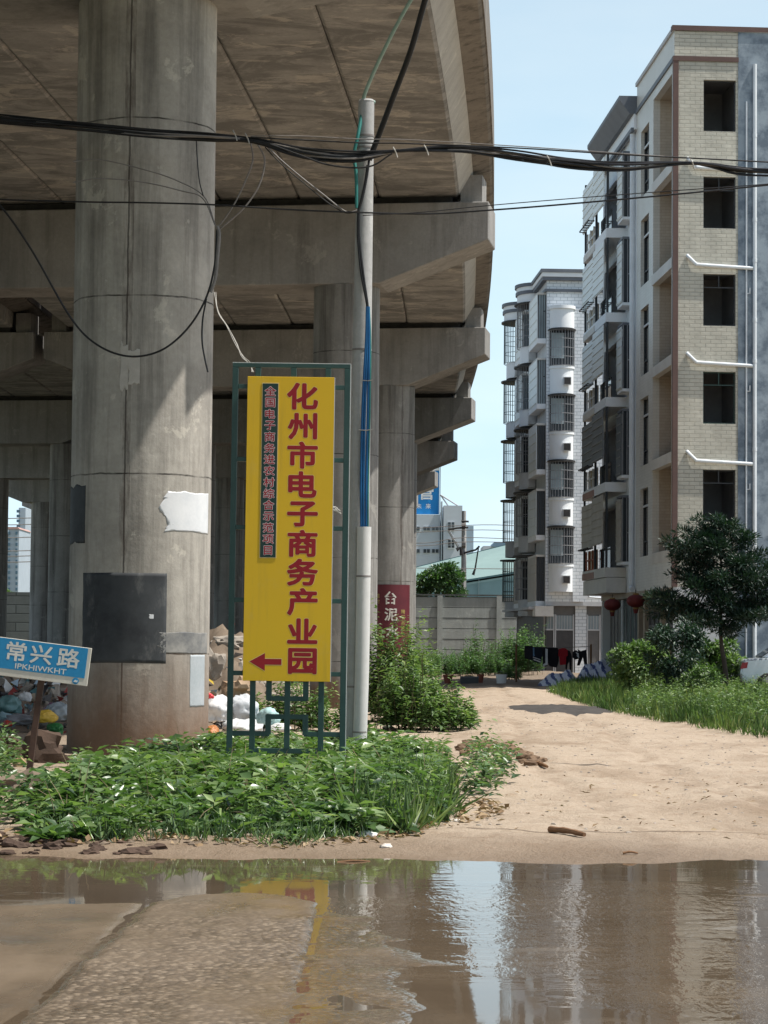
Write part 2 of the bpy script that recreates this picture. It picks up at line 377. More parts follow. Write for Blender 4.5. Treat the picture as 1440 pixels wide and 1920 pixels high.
rz = -0.020 + 0.012 * nhi * .6 + 0.030 * np.clip(bars - .12, 0, 1) + 0.004 * nlo
sC = np.clip(dC / .38, 0, 1); rz = np.where(dC > 0, rz * (1 - sC) + sC * (0.0040 + 0.0060 * nhi + 0.0055 * nlo), rz)
rz = np.where((dA > -.022) & (dC > -.3) & (dA < 0), -.006, rz)
rz = np.where((dA > -.35) & (dB > -.35), -.0032 + .003 * nhi, rz)
rz = np.where(gy > 15.2, np.minimum(rz, -.004), rz)
sA = np.clip(dA / .07, 0, 1); sB = np.clip(dB / .07, 0, 1)
rz = np.where(dA > 0, rz * (1 - sA) + sA * (0.0125 + 0.007 * nlo + 0.004 * nhi), rz)
rz = np.where(dB > 0, rz * (1 - sB) + sB * (0.0085 + 0.006 * nlo + 0.003 * nhi), rz)
far_ = np.clip((gy - 13.9) / .6, 0, 1); rz -= .0008 * far_ * ((dA > 0) | (dB > 0))
me = bpy.data.meshes.new('road'); NX, NY = len(rx_), len(ry_)
idx = np.arange(NX * NY).reshape(NY, NX)
me.from_pydata(np.stack([gx, gy, rz], 1).tolist(), [], np.stack([idx[:-1, :-1], idx[:-1, 1:], idx[1:, 1:], idx[1:, :-1]], -1).reshape(-1, 4).tolist())
at_ = me.attributes.new('aggregate', 'FLOAT', 'POINT'); at_.data.foreach_set('value', np.maximum(np.clip(dA / .06, 0, 1), .55 * np.clip(dC / .3, 0, 1)).astype(np.float32))
me.shade_smooth()
t = NT('wet worn concrete')
vor = t.t.nodes.new('ShaderNodeTexVoronoi'); vor.inputs['Scale'].default_value = 30; vor.inputs['Randomness'].default_value = 1.0
t.t.links.new(t.vec((1, 0.8, 1)), vor.inputs['Vector'])
ag = t.t.nodes.new('ShaderNodeAttribute'); ag.attribute_name = 'aggregate'; ag = ag.outputs['Fac']
c = t.ramp(vor.outputs['Color'], (0.1, (0.06, 0.043, 0.028)), (0.5, (0.145, 0.107, 0.072)), (0.9, (0.28, 0.222, 0.16)))
c = t.mix(t.ramp(vor.outputs['Distance'], (0.30, 0.0), (0.60, 0.6)), c, (0.04, 0.029, 0.02))
smooth_c = t.ramp(t.noise(2.2, 9, 0.72, (1, 0.4, 1)), (0.3, (0.105, 0.076, 0.05)), (0.7, (0.17, 0.128, 0.086)))
z_ = t.xyz()[2]; yy = t.xyz()[1]
mrr = t.t.nodes.new('ShaderNodeMapRange'); mrr.inputs[1].default_value = 12.8; mrr.inputs[2].default_value = 14.8
t.set(mrr.inputs[0], t.math('ADD', yy, t.math('MULTIPLY', t.math('SUBTRACT', t.noise(.9, 5), .5), 3.0)))
pe = t.math('MULTIPLY', t.math('MULTIPLY', ag, t.ramp(t.noise(1.1, 8, 0.72, (1, 0.6, 1)), (0.43, 1.0), (0.66, 0.2))), t.math('SUBTRACT', 1.0, t.math('MULTIPLY', mrr.outputs[0], .9)))
c = t.mix(pe, smooth_c, c)
dry = t.t.nodes.new('ShaderNodeMapRange'); dry.inputs[1].default_value = 0.004; dry.inputs[2].default_value = 0.015; t.set(dry.inputs[0], z_)
c = t.mix(t.math('MULTIPLY', dry.outputs[0], 0.16), c, t.mix(pe, (0.25, 0.195, 0.135), (0.27, 0.215, 0.155)))
t.bump(t.math('ADD', t.math('MULTIPLY', t.math('SUBTRACT', 1.0, vor.outputs['Distance']), pe), t.math('MULTIPLY', t.noise(9, 7), 0.5)), 0.5, 0.012)
M_ROAD = t.out(c, t.math('ADD', 0.16, t.math('MULTIPLY', dry.outputs[0], 0.36)), Specular_IOR_Level=0.5)
me.materials.append(M_ROAD); o = bpy.data.objects.new('road', me); col.objects.link(o); o['kind'] = 'structure'
t = NT('muddy water')
c = t.ramp(t.noise(0.45, 8, 0.65, (0.6, 1.2, 1)), (0.3, (0.08, 0.058, 0.038)), (0.7, (0.135, 0.10, 0.066)))
yy = t.xyz()[1]
rip = t.ramp(t.noise(0.55, 5, 0.6, (0.6, 1.0, 1), dist=0.4), (0.44, 0.05), (0.60, 1.0))
waves = t.math('ADD', t.noise(11, 3, 0.55, (1.0, 0.42, 1), dist=0.6), t.math('MULTIPLY', t.noise(30, 2, 0.5, (1.0, 0.3, 1)), 0.35))
rip = t.math('MULTIPLY', rip, t.ramp(t.math('DIVIDE', yy, 20.0), (0.72, 1.0), (0.80, 0.45)))
t.bump(t.math('MULTIPLY', waves, rip), 0.30, 0.009)
silt = t.ramp(t.noise(0.8, 6, 0.65, (0.5, 1.6, 1), dist=0.4), (0.60, 0.0), (0.72, 0.55))
c = t.mix(silt, c, (0.20, 0.15, 0.10))
M_WATER = t.out(c, t.math('ADD', 0.03, t.math('MULTIPLY', silt, 0.18)), IOR=1.33, Specular_IOR_Level=0.62)
b = MB(); b.add([(-40, 5.5, 0), (40, 5.5, 0), (40, 18.6, 0), (-40, 18.6, 0)], [(0, 1, 2, 3)])
b.build('water', M_WATER)['kind'] = 'structure'
# ------------------------------------------------------------------ viaducts
_TP = np.array([(31, 1.0), (39.3, 1.62), (52, 2.33), (73.3, 3.22), (94.6, 3.59), (115, 3.53), (136, 3.05), (157, 2.2)])
_TC = np.polyfit(_TP[:, 0], _TP[:, 1], 3)
def tipx(Y): return float(np.polyval(_TC, Y))
SK = 0.15
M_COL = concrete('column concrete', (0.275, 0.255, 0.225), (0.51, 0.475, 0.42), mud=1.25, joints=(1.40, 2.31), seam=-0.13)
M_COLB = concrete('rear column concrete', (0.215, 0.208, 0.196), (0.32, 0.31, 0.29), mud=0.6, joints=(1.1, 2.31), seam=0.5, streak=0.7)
M_CAP = concrete('pier cap concrete', (0.225, 0.218, 0.208), (0.325, 0.315, 0.30), streak=0.35)
M_SOF = concrete('deck concrete', (0.215, 0.212, 0.206), (0.37, 0.36, 0.345), soffit=True)
M_PAR = concrete('parapet concrete', (0.15, 0.135, 0.12), (0.23, 0.21, 0.185), streak=0.8)
M_CHAM = concrete('lit edge concrete', (0.36, 0.34, 0.31), (0.46, 0.44, 0.40), streak=0.2)  # same concrete made paler: light on the chamfer put into its colour
M_RUB = pm('bearing rubber and gap shade', (0.03, 0.03, 0.03), (0.05, 0.048, 0.045), 6)
t = NT('black notice paint')
c = t.ramp(t.noise(1.6, 8, .7), (.35, (.030, .033, .037)), (.62, (.062, .067, .072)))
c = t.mix(t.ramp(t.noise(2.6, 8, .72, (1, 1, .5)), (.56, 0.0), (.70, .65)), c, (.17, .17, .165))
M_BLKPAINT = t.out(c, .7)
M_GRYDK = pm('smudged grey paint', (0.13, 0.135, 0.14), (0.30, 0.29, 0.27), 3.5, 0.75, 0.1)
M_WHTPAINT = pm('white wall paint', (0.70, 0.71, 0.72), (0.60, 0.62, 0.64), 3, 0.6, 0.1)
M_GRYPAINT = pm('pale grey paint', (0.42, 0.45, 0.47), (0.36, 0.40, 0.42), 3, 0.6, 0.1)
M_PEEL = pm('peeling limewash', (0.5, 0.47, 0.43), (0.42, 0.39, 0.35), 5, 0.8, 0.2)
BENTS = [(-2, 10.5), (-1, 30.35), (0, 52.3), (1, 73.3), (2, 94.6), (3, 115.4), (4, 136.3), (5, 157.2)]
CAPW = 1.45
def cap_frame(Yb): return Fr((tipx(Yb), Yb + 0.0), (1, -SK))
def deck_pt(off, Y, z):
    """point on the curved deck: off metres left of its right edge"""
    dx = tipx(Y + .5) - tipx(Y - .5); n = Vector((1, -dx, 0)).normalized()
    return Vector((tipx(Y), Y, z)) - n * off
def make_viaduct(label, o0, o1, cols, lead):
    root = thing('viaduct', label, 'viaduct', (0, 0, 0), 'parallel concrete viaducts')
    for i, Yb in BENTS:
        F = cap_frame(Yb); a, c = -o0, -o1
        hb = 9.5
        if i == -1: hb, a = 10.0, a - 0.45
        prof = [(a, 11.3), (a, 10.45), (a - 2.45, hb), (c + 2.45, hb), (c, 10.45), (c, 11.3)]
        mb = MB(); mb.prism([F.p(u, CAPW / 2, z) for u, z in prof], -F.n * CAPW)
        cp = mb.build('pier_cap', M_CAP, root, bevel=0.025)
        for u in (a - 0.42, c + 0.42):
            MB().fbox(F, u - 0.24, u + 0.24, -0.45, 0.45, 11.3, 11.95).build('stop_block', M_CAP, cp)
        MB().fbox(F, c + 0.9, a - 0.85, -0.45, 0.45, 11.302, 11.475).build('bearing_gap_strip', M_RUB, cp)  # dark strip stands in for the bearings and the shaded gap
        for k, oc in enumerate(cols):
            r, off = 0.75, oc
            if lead and k == 0 and i == -1: r, off = 0.925, tipx(Yb) + 3.26
            if lead and k == 0 and i == 0: r, off = 0.75, tipx(Yb) + 0.92
            if lead and k == 1 and i == 0: off = 12.25
            p = F.p(-off, 0, 0); zb = gh(p.x, p.y) - 0.3
            mb = MB(); mb.lathe([(r, zb), (r, 1.0), (r * 0.998, 5), (r * 0.995, hb)], (0, 0, 0), 64)
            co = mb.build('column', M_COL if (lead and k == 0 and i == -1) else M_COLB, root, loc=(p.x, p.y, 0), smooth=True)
            if lead and k == 0 and i == -1: global FRONT; FRONT = (co, p.x, p.y, r)
    # decks span by span
    for (i, Ya), (j, Yb) in zip(BENTS[:-1], BENTS[1:]):
        yA, yB = Ya + 0.03, Yb - 0.03
        N = 7; off = o0 + 0.72; wbm = 1.62
        def sweep(poly, name, m):
            st = []
            for q in range(N + 1):
                Y = yA + (yB - yA) * q / N
                st.append([deck_pt(u, Y + SK * (u - o0), z) for u, z in poly])
            k_ = len(poly); vs = [p for s in st for p in s]; fs = [tuple(range(k_)), tuple(N * k_ + k for k in range(k_ - 1, -1, -1))]
            for q in range(N):
                for k in range(k_):
                    k2 = (k + 1) % k_; fs.append((q * k_ + k, (q + 1) * k_ + k, (q + 1) * k_ + k2, q * k_ + k2))
            MB().add(vs, fs).build(name, m, root)
        nb = int((o1 - o0 - 1.44) / wbm)
        wb_ = (o1 - o0 - 1.44) / nb
        for q in range(nb):
            u = off + q * wb_ + 0.012; v = u + wb_ - 0.024
            dz = 0.012 * ((q * 7 + i * 3) % 3)
            sweep([(u, 12.35), (u, 11.52 + dz), (u + 0.06, 11.48 + dz), (v - 0.06, 11.48 + dz), (v, 11.52 + dz), (v, 12.35)], 'deck_beam', M_SOF)
            if q == 0 and o0 < 1: sweep([(u - .004, 11.52 + dz), (u - .30, 12.03), (u - .004, 12.03)], 'edge_chamfer', M_CHAM)
        sweep([(o0, 12.42), (o0, 12.16), (o0 + 0.06, 12.12), (o0 + 0.715, 11.98), (o0 + 0.715, 12.352), (o1 - 0.715, 12.352), (o1 - 0.715, 11.98), (o1 - 0.06, 12.12), (o1, 12.16), (o1, 12.42)], 'deck_slab', M_PAR)
        sweep([(o0 - 0.03, 13.35), (o0 - 0.03, 12.2), (o0 - 0.002, 12.2), (o0 - 0.002, 12.422), (o0 + 0.42, 12.422), (o0 + 0.22, 13.35)], 'parapet', M_PAR)
        sweep([(o1 + 0.03, 13.35), (o1 - 0.22, 13.35), (o1 - 0.42, 12.422), (o1 + 0.002, 12.422), (o1 + 0.002, 12.2), (o1 + 0.03, 12.2)], 'parapet', M_PAR)
    return root
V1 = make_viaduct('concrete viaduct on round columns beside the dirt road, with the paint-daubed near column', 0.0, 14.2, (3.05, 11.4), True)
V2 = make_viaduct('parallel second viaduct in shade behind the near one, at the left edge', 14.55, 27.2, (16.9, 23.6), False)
# old paint patches on the near column
fc, fx, fy, fr = FRONT
def shell_patch(name, m, px0, px1, py0, py1, jag=0.0, seed=0, lift=0.0022, edges='lrtb'):
    ctr = at(0, 0, 1); ny, nx = 26, 26
    base = math.hypot(fx, fy)
    def ang(px, py):
        d = ray(px, py); d2 = Vector((d.x, d.y)).normalized(); o = Vector((-fx, -fy))
        bq = o.dot(d2); cq = o.dot(o) - fr * fr; disc = max(0.0, bq * bq - cq); s = -bq - math.sqrt(disc)
        p = o + d2 * s; return math.atan2(p.x, -p.y), at(px, py, fy + p.y).z
    a0, _ = ang(px0, (py0 + py1) / 2); a1, _ = ang(px1, (py0 + py1) / 2)
    mx = (px0 + px1) / 2; z1 = ang(mx, py0)[1]; z0 = ang(mx, py1)[1]
    out = []; per = 40
    def q(s, t):
        n1 = mnoise.fractal(Vector((s * 2.4 + seed, t * 2.4, seed * 1.7)), 0.7, 2.3, 6)
        n2 = mnoise.fractal(Vector((s * 2.4, t * 2.4 + seed, 9 + seed)), 0.7, 2.3, 6)
        return s + jag * n1 * (1.05 - s), t + jag * .5 * n2 * (1.1 - .6 * s)
    V = []; Fs = []
    for j in range(ny + 1):
        for i in range(nx + 1):
            s, t_ = i / nx, j / ny
            e = min(s, 1 - s, t_, 1 - t_) * 2
            s2, t2 = q(s, t_) if (e < 0.05 or jag) else (s, t_)
            a = a0 + (a1 - a0) * s2; z = z0 + (z1 - z0) * t2
            V.append(((fr + lift) * math.sin(a), -(fr + lift) * math.cos(a), z))
    for j in range(ny):
        for i in range(nx): k = j * (nx + 1) + i; Fs.append((k, k + 1, k + nx + 2, k + nx + 1))
    b = MB(); b.add(V, Fs); o = b.build(name, m, fc, smooth=True)
    sol = o.modifiers.new('thick', 'SOLIDIFY'); sol.thickness = 0.0015; sol.offset = -1
    return o
o = shell_patch('paint_patch', M_BLKPAINT, 155, 312, 1074, 1243, 0.012, 2); o['label'] = 'large black painted rectangle low on the column'
o = shell_patch('paint_patch', M_GRYDK, 300, 388, 1186, 1225, 0.10, 14); o['label'] = 'smudged grey band right of the black rectangle'
o = shell_patch('paint_patch', M_WHTPAINT, 306, 390, 921, 998, 0.13, 6); o['label'] = 'ragged white paint patch near the right edge'
o = shell_patch('paint_patch', M_GRYPAINT, 356, 383, 1228, 1325, 0.02, 8); o['label'] = 'pale grey painted strip low on the right edge'
o = shell_patch('paint_patch', M_BLKPAINT, 129, 160, 912, 1018, 0.16, 11); o['label'] = 'ragged black paint patch on the left edge'
for k, (a, b_, c_, d_) in enumerate([(226, 240, 645, 730), (238, 262, 655, 720)]):
    o = shell_patch('limewash_patch', M_PEEL, a, b_, c_, d_, 0.2, 20 + k)
o = shell_patch('limewash_patch', M_WHTPAINT, 280, 288, 1152, 1160, 0.2, 31); o['label'] = 'small white fleck on the black rectangle'
# ------------------------------------------------------------------ lettering
def text_mb(s, size, depth=0.004, bold=0.0, sx=1.0, shear=0.0):
    cu = bpy.data.curves.new('letters', 'FONT'); cu.body = s; cu.size = 1.0; cu.extrude = 0; cu.offset = bold; cu.resolution_u = 3; cu.shear = shear
    o = bpy.data.objects.new('letters', cu); col.objects.link(o)
    dg = bpy.context.evaluated_depsgraph_get(); me = bpy.data.meshes.new_from_object(o.evaluated_get(dg))
    v = np.array([p.co[:] for p in me.vertices]) if len(me.vertices) else np.zeros((0, 3))
    f = [tuple(p.vertices) for p in me.polygons]
    bpy.data.objects.remove(o); bpy.data.curves.remove(cu); bpy.data.meshes.remove(me)
    c = (v.max(0) + v.min(0)) / 2 if len(v) else np.zeros(3)
    v = (v - c) * size; v[:, 0] *= sx
    return v, f
def put_text(mb, s, x, y, z, size, bold=0.0, sx=1.0, sz=1.0, shear=0.0):
    """flat letters in the XZ plane, facing -Y, centred on x,z; weight comes from stacked copies a hair apart"""
    v, f = text_mb(s, size, sx=sx, shear=shear)
    N = 10 if bold else 1
    for k in range(N):
        q = 2 * math.pi * k / N; e = bold * size if bold else 0
        mb.add([(x + a + e * math.cos(q), y + 0.00005 * k, z + b * sz + e * math.sin(q)) for a, b, _ in v], f)
# ------------------------------------------------------------------ materials for street things
M_GREEN = pm('dark green paint', (0.012, 0.044, 0.037), (0.020, 0.060, 0.050), 5, 0.45, 0.05, Specular_IOR_Level=0.5)
M_EDGE = pm('sunlit pale edge', (0.55, 0.57, 0.55), (0.45, 0.46, 0.45), 6, 0.5)  # pale colour stands in for sun on the sign's right and top edges
M_YEL = pm('yellow board', (0.60, 0.37, 0.018), (0.54, 0.33, 0.016), 0.9, 0.5, 0.0, contrast=(0.2, 0.8))
t = NT('yellow board'); c = t.ramp(t.noise(0.9, 6), (.2, (0.72, 0.45, 0.018)), (.8, (0.65, 0.40, 0.018)))
c = t.mix(t.ramp(t.noise(1.0, 7, .7, (7, 7, .5)), (.52, 0.0), (.72, .28)), c, (0.30, 0.20, 0.05))
c = t.mix(t.ramp(t.noise(1.7, 7, .7), (.58, 0.0), (.72, .25)), c, (0.58, 0.44, 0.16))
M_YEL = t.out(c, t.ramp(t.noise(2, 5), (.3, .4), (.7, .65)))
M_REDL = pm('red lettering', (0.30, 0.012, 0.018), (0.26, 0.010, 0.016), 2, 0.5, 0.0)
M_LINE = pm('pale yellow outline', (0.75, 0.55, 0.22), None, 2, 0.5, 0.0)
M_PINK = pm('pink white outline', (0.82, 0.62, 0.62), None, 2, 0.5, 0.0)
M_DKG = pm('blackish green strip', (0.012, 0.035, 0.03), (0.018, 0.045, 0.038), 2, 0.5, 0.0)
M_BLUE = pm('blue enamel', (0.02, 0.21, 0.42), (0.025, 0.24, 0.46), 2.5, 0.45, 0.03)
M_OFFW = pm('cream enamel', (0.62, 0.58, 0.50), (0.55, 0.51, 0.44), 4, 0.5, 0.03)
M_CREAM = pm('cream lettering', (0.72, 0.70, 0.64), None, 4, 0.5, 0.0)
M_RUST = pm('dark rusty steel', (0.05, 0.032, 0.025), (0.09, 0.05, 0.035), 8, 0.8, 0.2)
M_WHITE = pm('white plastic', (0.74, 0.75, 0.74), (0.66, 0.67, 0.66), 3, 0.45, 0.03)
M_DUCT = pm('grey white duct', (0.60, 0.60, 0.58), (0.48, 0.48, 0.46), 1.5, 0.5, 0.03, stretch=(1, 1, .3))
M_POLE = concrete('pole concrete', (0.34, 0.34, 0.33), (0.46, 0.46, 0.45), streak=0.3, dark=(0.12, 0.115, 0.11))
M_BLACK = pm('black cable', (0.012, 0.012, 0.013), (0.02, 0.02, 0.021), 5, 0.5, 0.0)
M_GREYC = pm('grey cable', (0.16, 0.15, 0.14), (0.22, 0.20, 0.19), 5, 0.5, 0.0)
M_TEAL = pm('teal cable', (0.03, 0.17, 0.15), (0.04, 0.21, 0.19), 5, 0.5, 0.0)
M_PALEG = pm('pale green cable', (0.30, 0.42, 0.36), None, 5, 0.5, 0.0)
M_BLUEC = pm('blue duct', (0.008, 0.085, 0.23), (0.012, 0.11, 0.28), 5, 0.4, 0.0)
M_TIE = pm('pale string', (0.40, 0.385, 0.35), None, 6, 0.7, 0.0)
# ------------------------------------------------------------------ tall yellow sign in a green lattice frame
SY = 26.5
def sx_(px): return at(px, 1195, SY).x
def sz_(py): return at(535, py, SY).z
base = thing('lattice_sign', 'tall yellow direction board with red lettering in a dark green lattice frame', 'sign', (at(535, 1450, SY).x, SY, 0), rot=(0, R(0.25), 0))
bx = base.location.x
PXS = SY / FPX
def lx(px, py=None): # local x, taking the frame's own axis at that height
    ax = 541 - (py - 690) * 0.0148 if py is not None else 541
    return (px - ax) * PXS
M = lambda: MB()
t_ = 0.032
def bar(name, x0, x1, z0, z1, m=M_GREEN, y=0.03):
    return MB().box(x0, x1, -y, y, z0, z1).build(name, m, base, bevel=0.004)
HW = 0.668
zt = sz_(682)
bar('post', -HW, -HW + 0.066, -0.25, zt - 0.05); bar('post', HW - 0.066, HW, -0.25, zt - 0.05)
bar('top_rail', -HW, HW, zt - 0.048, zt)
bar('bottom_rail', -HW + 0.067, HW - 0.067, sz_(1441), sz_(1434))
MB().box(HW, HW + 0.008, -0.029, 0.029, 0.2, zt).build('sunlit_edge', M_EDGE, base)  # thin pale strips paint the sunlight along the frame edges
MB().box(-HW, HW, -0.029, 0.029, zt, zt + 0.008).build('sunlit_edge', M_EDGE, base)
BL, BR = lx(459, 708), lx(622, 708)
zb1, zb0 = sz_(708), sz_(1277)
for px in (478, 545, 610): bar('lattice_bar', lx(px, 700) - t_, lx(px, 700) + t_, zb1 - 0.05, zt - 0.05)
for py in (726, 862, 990, 1126, 1263):
    z = sz_(py)
    bar('lattice_bar', -HW + 0.067, BL + 0.05, z - 0.026, z + 0.026); bar('lattice_bar', BR - 0.05, HW - 0.067, z - 0.026, z + 0.026)
def vb(px, y0, y1): x = lx(px, (y0 + y1) / 2); bar('lattice_bar', x - t_, x + t_, sz_(y1), sz_(y0), y=0.026)
def hb_(px0, px1, py): z = sz_(py); bar('lattice_bar', lx(px0, py), lx(px1, py), z - 0.028, z + 0.028, y=0.0235)
vb(468, 1270, 1411); vb(596, 1270, 1415); vb(533, 1270, 1404); vb(499, 1270, 1313); vb(568, 1270, 1313); hb_(496, 571, 1310)
hb_(494, 571, 1344); vb(497.5, 1340, 1378); vb(567, 1340, 1378); hb_(424, 500, 1376); hb_(564, 642, 1376); hb_(465, 600, 1408)
vb(482, 1405, 1438); vb(580, 1405, 1438)
bd = MB().box(BL, BR, -0.085, -0.032, zb0, zb1).build('board', M_YEL, base, bevel=0.003)
MB().box(BR + 0.001, BR + 0.007, -0.084, -0.033, zb0, zb1).build('sunlit_board_edge', M_EDGE, bd)
Yf = -0.0857
out_, inn = MB(), MB()
for ch, py in zip('化州市电子商务产业园', (744, 800, 854, 909, 964, 1019, 1073, 1128, 1183, 1239)):
    xx = lx(562, py); z = sz_(py)
    put_text(out_, ch, xx, Yf, z, 0.36, bold=0.046, sz=0.86); put_text(inn, ch, xx, Yf - 0.0010, z, 0.36, bold=0.032, sz=0.86)
def arrow(mb, g, y):
    P = [(463, 1241), (492, 1225), (492, 1235.6), (523, 1235.6), (523, 1246.6), (492, 1246.6), (492, 1258)]
    c = (493, 1241)
    mb.add([(lx(px + (g if px > c[0] else -g * 1.6 if px < 480 else 0), 1241), y, sz_(py + (g if py > 1241 else -g if py < 1241 else 0))) for px, py in P], [(0, 1, 2, 3, 4, 5, 6)])
arrow(out_, 1.2, Yf); arrow(inn, 0, Yf - 0.0010)
out_.build('lettering_outline', M_LINE, bd); inn.build('lettering', M_REDL, bd)
st = MB().box(lx(502 - 14.6, 721), lx(502 + 14.6, 721), -0.092, -0.086, sz_(1046), sz_(721)).build('text_strip', M_DKG, bd, bevel=0.002)
MB().box(lx(502 - 16, 721), lx(502 + 16, 721), -0.0895, -0.0865, sz_(1047.4), sz_(719.6)).build('strip_border', M_LINE, bd)
o2, i2 = MB(), MB()
for k, ch in enumerate('全国电子商务进农村综合示范项目'):
    py = 735.5 + 21.25 * k; xx = lx(502, 721)
    put_text(o2, ch, xx, -0.0927, sz_(py), 0.126, bold=0.052, sz=0.9); put_text(i2, ch, xx, -0.0937, sz_(py), 0.126, bold=0.014, sz=0.9)
o2.build('lettering_outline', M_PINK, st); i2.build('lettering', M_REDL, st)
# rag tied to the board's right edge
p0 = at(624, 952, SY - 0.03)
mb = MB()
for k in range(5):
    a = k * 1.2; q = [p0 + Vector((0.02 * j + 0.012 * math.sin(a + j), -0.02 * math.cos(a + j), 0.02 * math.sin(a * 2 + j) - 0.012 * j)) for j in range(5)]
    mb.tube(q, 0.009, 6)
tag(mb.build('string', M_TIE, smooth=True), 'white knotted string tied to the right edge of the yellow board', 'string')
# ------------------------------------------------------------------ tilted blue street-name sign
SY2 = 24.4; k2 = SY2 / FPX
pb = gp(52, 1478); zgr = gh(pb.x, SY2)
base = thing('street_sign', 'tilted blue street-name plate with a cream foot on a leaning dark post', 'sign', (at(52, 1478, SY2).x, SY2, zgr), rot=(0, R(6.6), 0))
hp = at(78, 1270, SY2).z - zgr
MB().box(-0.032, 0.032, -0.028, 0.028, -0.3, hp + 0.25).build('post', M_RUST, base, bevel=0.006)
# local frame of the plate (rotated with the post)
inv = (Matrix.Translation(base.location) @ Matrix.Rotation(R(6.6), 4, 'Y')).inverted()
def ll(px, py): v = inv @ at(px, py, SY2); return v.x, v.z
cx_, cz_ = ll(78, 1241)
xr, _ = ll(169, 1250); xl = 2 * ll(80, 1241)[0] - xr; xl = ll(-14, 1230)[0]
zt_, zb_ = cz_ + 0.205, cz_ - 0.19
pl = MB().box(xl, xr, -0.062, -0.03, zb_, zt_).build('plate', M_OFFW, base, bevel=0.004)
MB().box(xl + 0.004, xr - 0.035, -0.066, -0.0625, zt_ - 0.318, zt_ - 0.006).build('blue_field', M_BLUE, pl)
mb = MB()
for ch, px, py in (('常', 32, 1224), ('兴', 79, 1229), ('路', 130, 1236)):
    a, c = ll(px, py); put_text(mb, ch, a, -0.068, zt_ - 0.130, 0.240, bold=0.018, sz=0.86)
a, c = ll(78, 1254.5); put_text(mb, 'IPKHIWKHT', a, -0.068, zt_ - 0.276, 0.078, bold=0.014, sx=1.28)
mb.build('lettering', M_CREAM, pl)
a, c = ll(143, 1277)[0], zb_ + 0.040
mb = MB(); mb.prism([(a + 0.034 * math.cos(q * math.pi / 12), -0.0625, c + 0.034 * math.sin(q * math.pi / 12)) for q in range(24)], (0, -0.004, 0)); em = mb.build('emblem', M_BLUE, pl)
mb = MB(); mb.prism([(a + 0.026 * u, -0.067, c + 0.026 * v) for u, v in ((-.8, -.45), (.8, -.45), (.75, .45), (.2, .1), (-.1, .5), (-.5, 0))], (0, -0.003, 0)); mb.build('emblem_mark', M_CREAM, em)
# ------------------------------------------------------------------ near utility pole with ducts
PY = 29.2
ptop = at(687, 191, PY); pbot = at(664, 1440, PY); pbot.z = -0.2
pole = thing('utility_pole', 'pale concrete utility pole right behind the yellow sign, carrying ducts and cables', 'pole', (pbot.x, PY, 0), 'utility poles')
L = [pbot.lerp(ptop, k / 10) for k in range(11)]
def rel(P, o): return [Vector(p) - o.location for p in P]
MB().tube(rel(L, pole), [0.152 - 0.052 * k / 10 for k in range(11)], 28).build('shaft', M_POLE, pole, smooth=True)
rt = ptop - pole.location
MB().tube([rt + Vector((0, 0, -.001)), rt + Vector((0.0, 0, 0.025))], [0.104, 0.09], 24).build('pole_cap', M_POLE, pole, smooth=True)
for zz in (7.9, 7.75, 5.2, 1.0):
    f = (zz + .2) / (ptop.z + .2); c = pbot.lerp(ptop, f) - pole.location; r = 0.152 - 0.052 * f
    MB().tube([c + Vector((0, 0, -.012)), c + Vector((0, 0, .012))], r + 0.006, 24).build('steel_band', M_GREYC, pole, smooth=True)
du = MB(); P = [at(683, 988, PY - .17), at(681.5, 1100, PY - .17), at(679, 1250, PY - .17), at(673.5, 1425, PY - .17)]
MB().tube(rel(P, pole), 0.088, 20, caps=False).build('white_duct', M_DUCT, pole, smooth=True)
for py in (1082, 1374):
    q = at(681.5 - (py - 1082) * 0.024, py, PY - .17) - pole.location
    MB().tube([q, q + Vector((0, 0, .02))], 0.092, 20).build('duct_clip', M_GREYC, pole, smooth=True)
for dx, m in ((-6, M_BLUEC), (-1.5, M_BLUEC), (4, M_BLUEC), (7.5, M_TEAL)):
    P = [at(690 + dx * .3, 575, PY - .16), at(690 + dx * .6, 640, PY - .165), at(686 + dx, 760, PY - .17), at(683 + dx, 900, PY - .17), at(683 + dx * .9, 992, PY - .17)]
    MB().tube(rel(catmull(P, 6), pole), 0.0165 if m is M_BLUEC else 0.011, 10).build('blue_duct' if m is M_BLUEC else 'teal_cable', m, pole, smooth=True)
MB().tube(rel(catmull([at(683, 188, PY), at(672, 250, PY - .12), at(664, 290, PY - .12), at(668, 330, PY - .14), at(669, 390, PY - .15)], 6), pole), 0.022, 8).build('teal_cable', M_TEAL, pole, smooth=True)
for P in ([(672, 395), (671, 440), (677, 510), (688, 570), (690, 610)], [(673, 395), (674, 450), (682, 520), (690, 580), (691, 640)], [(692, 300), (688, 330), (680, 370), (672, 396)], [(689, 310), (684, 345), (676, 380), (671, 396)]):
    MB().tube(rel(catmull([at(a, b, PY - .16) for a, b in P], 6), pole), 0.015, 8).build('cable', M_BLACK, pole, smooth=True)
for py, a, b in ((713, 679, 700), (806, 672, 700)):
    MB().tube(rel([at(a, py, PY - .2), at((a + b) / 2, py + 1, PY - .21), at(b, py - 1, PY - .2)], pole), 0.006, 6).build('tie', M_TIE, pole)
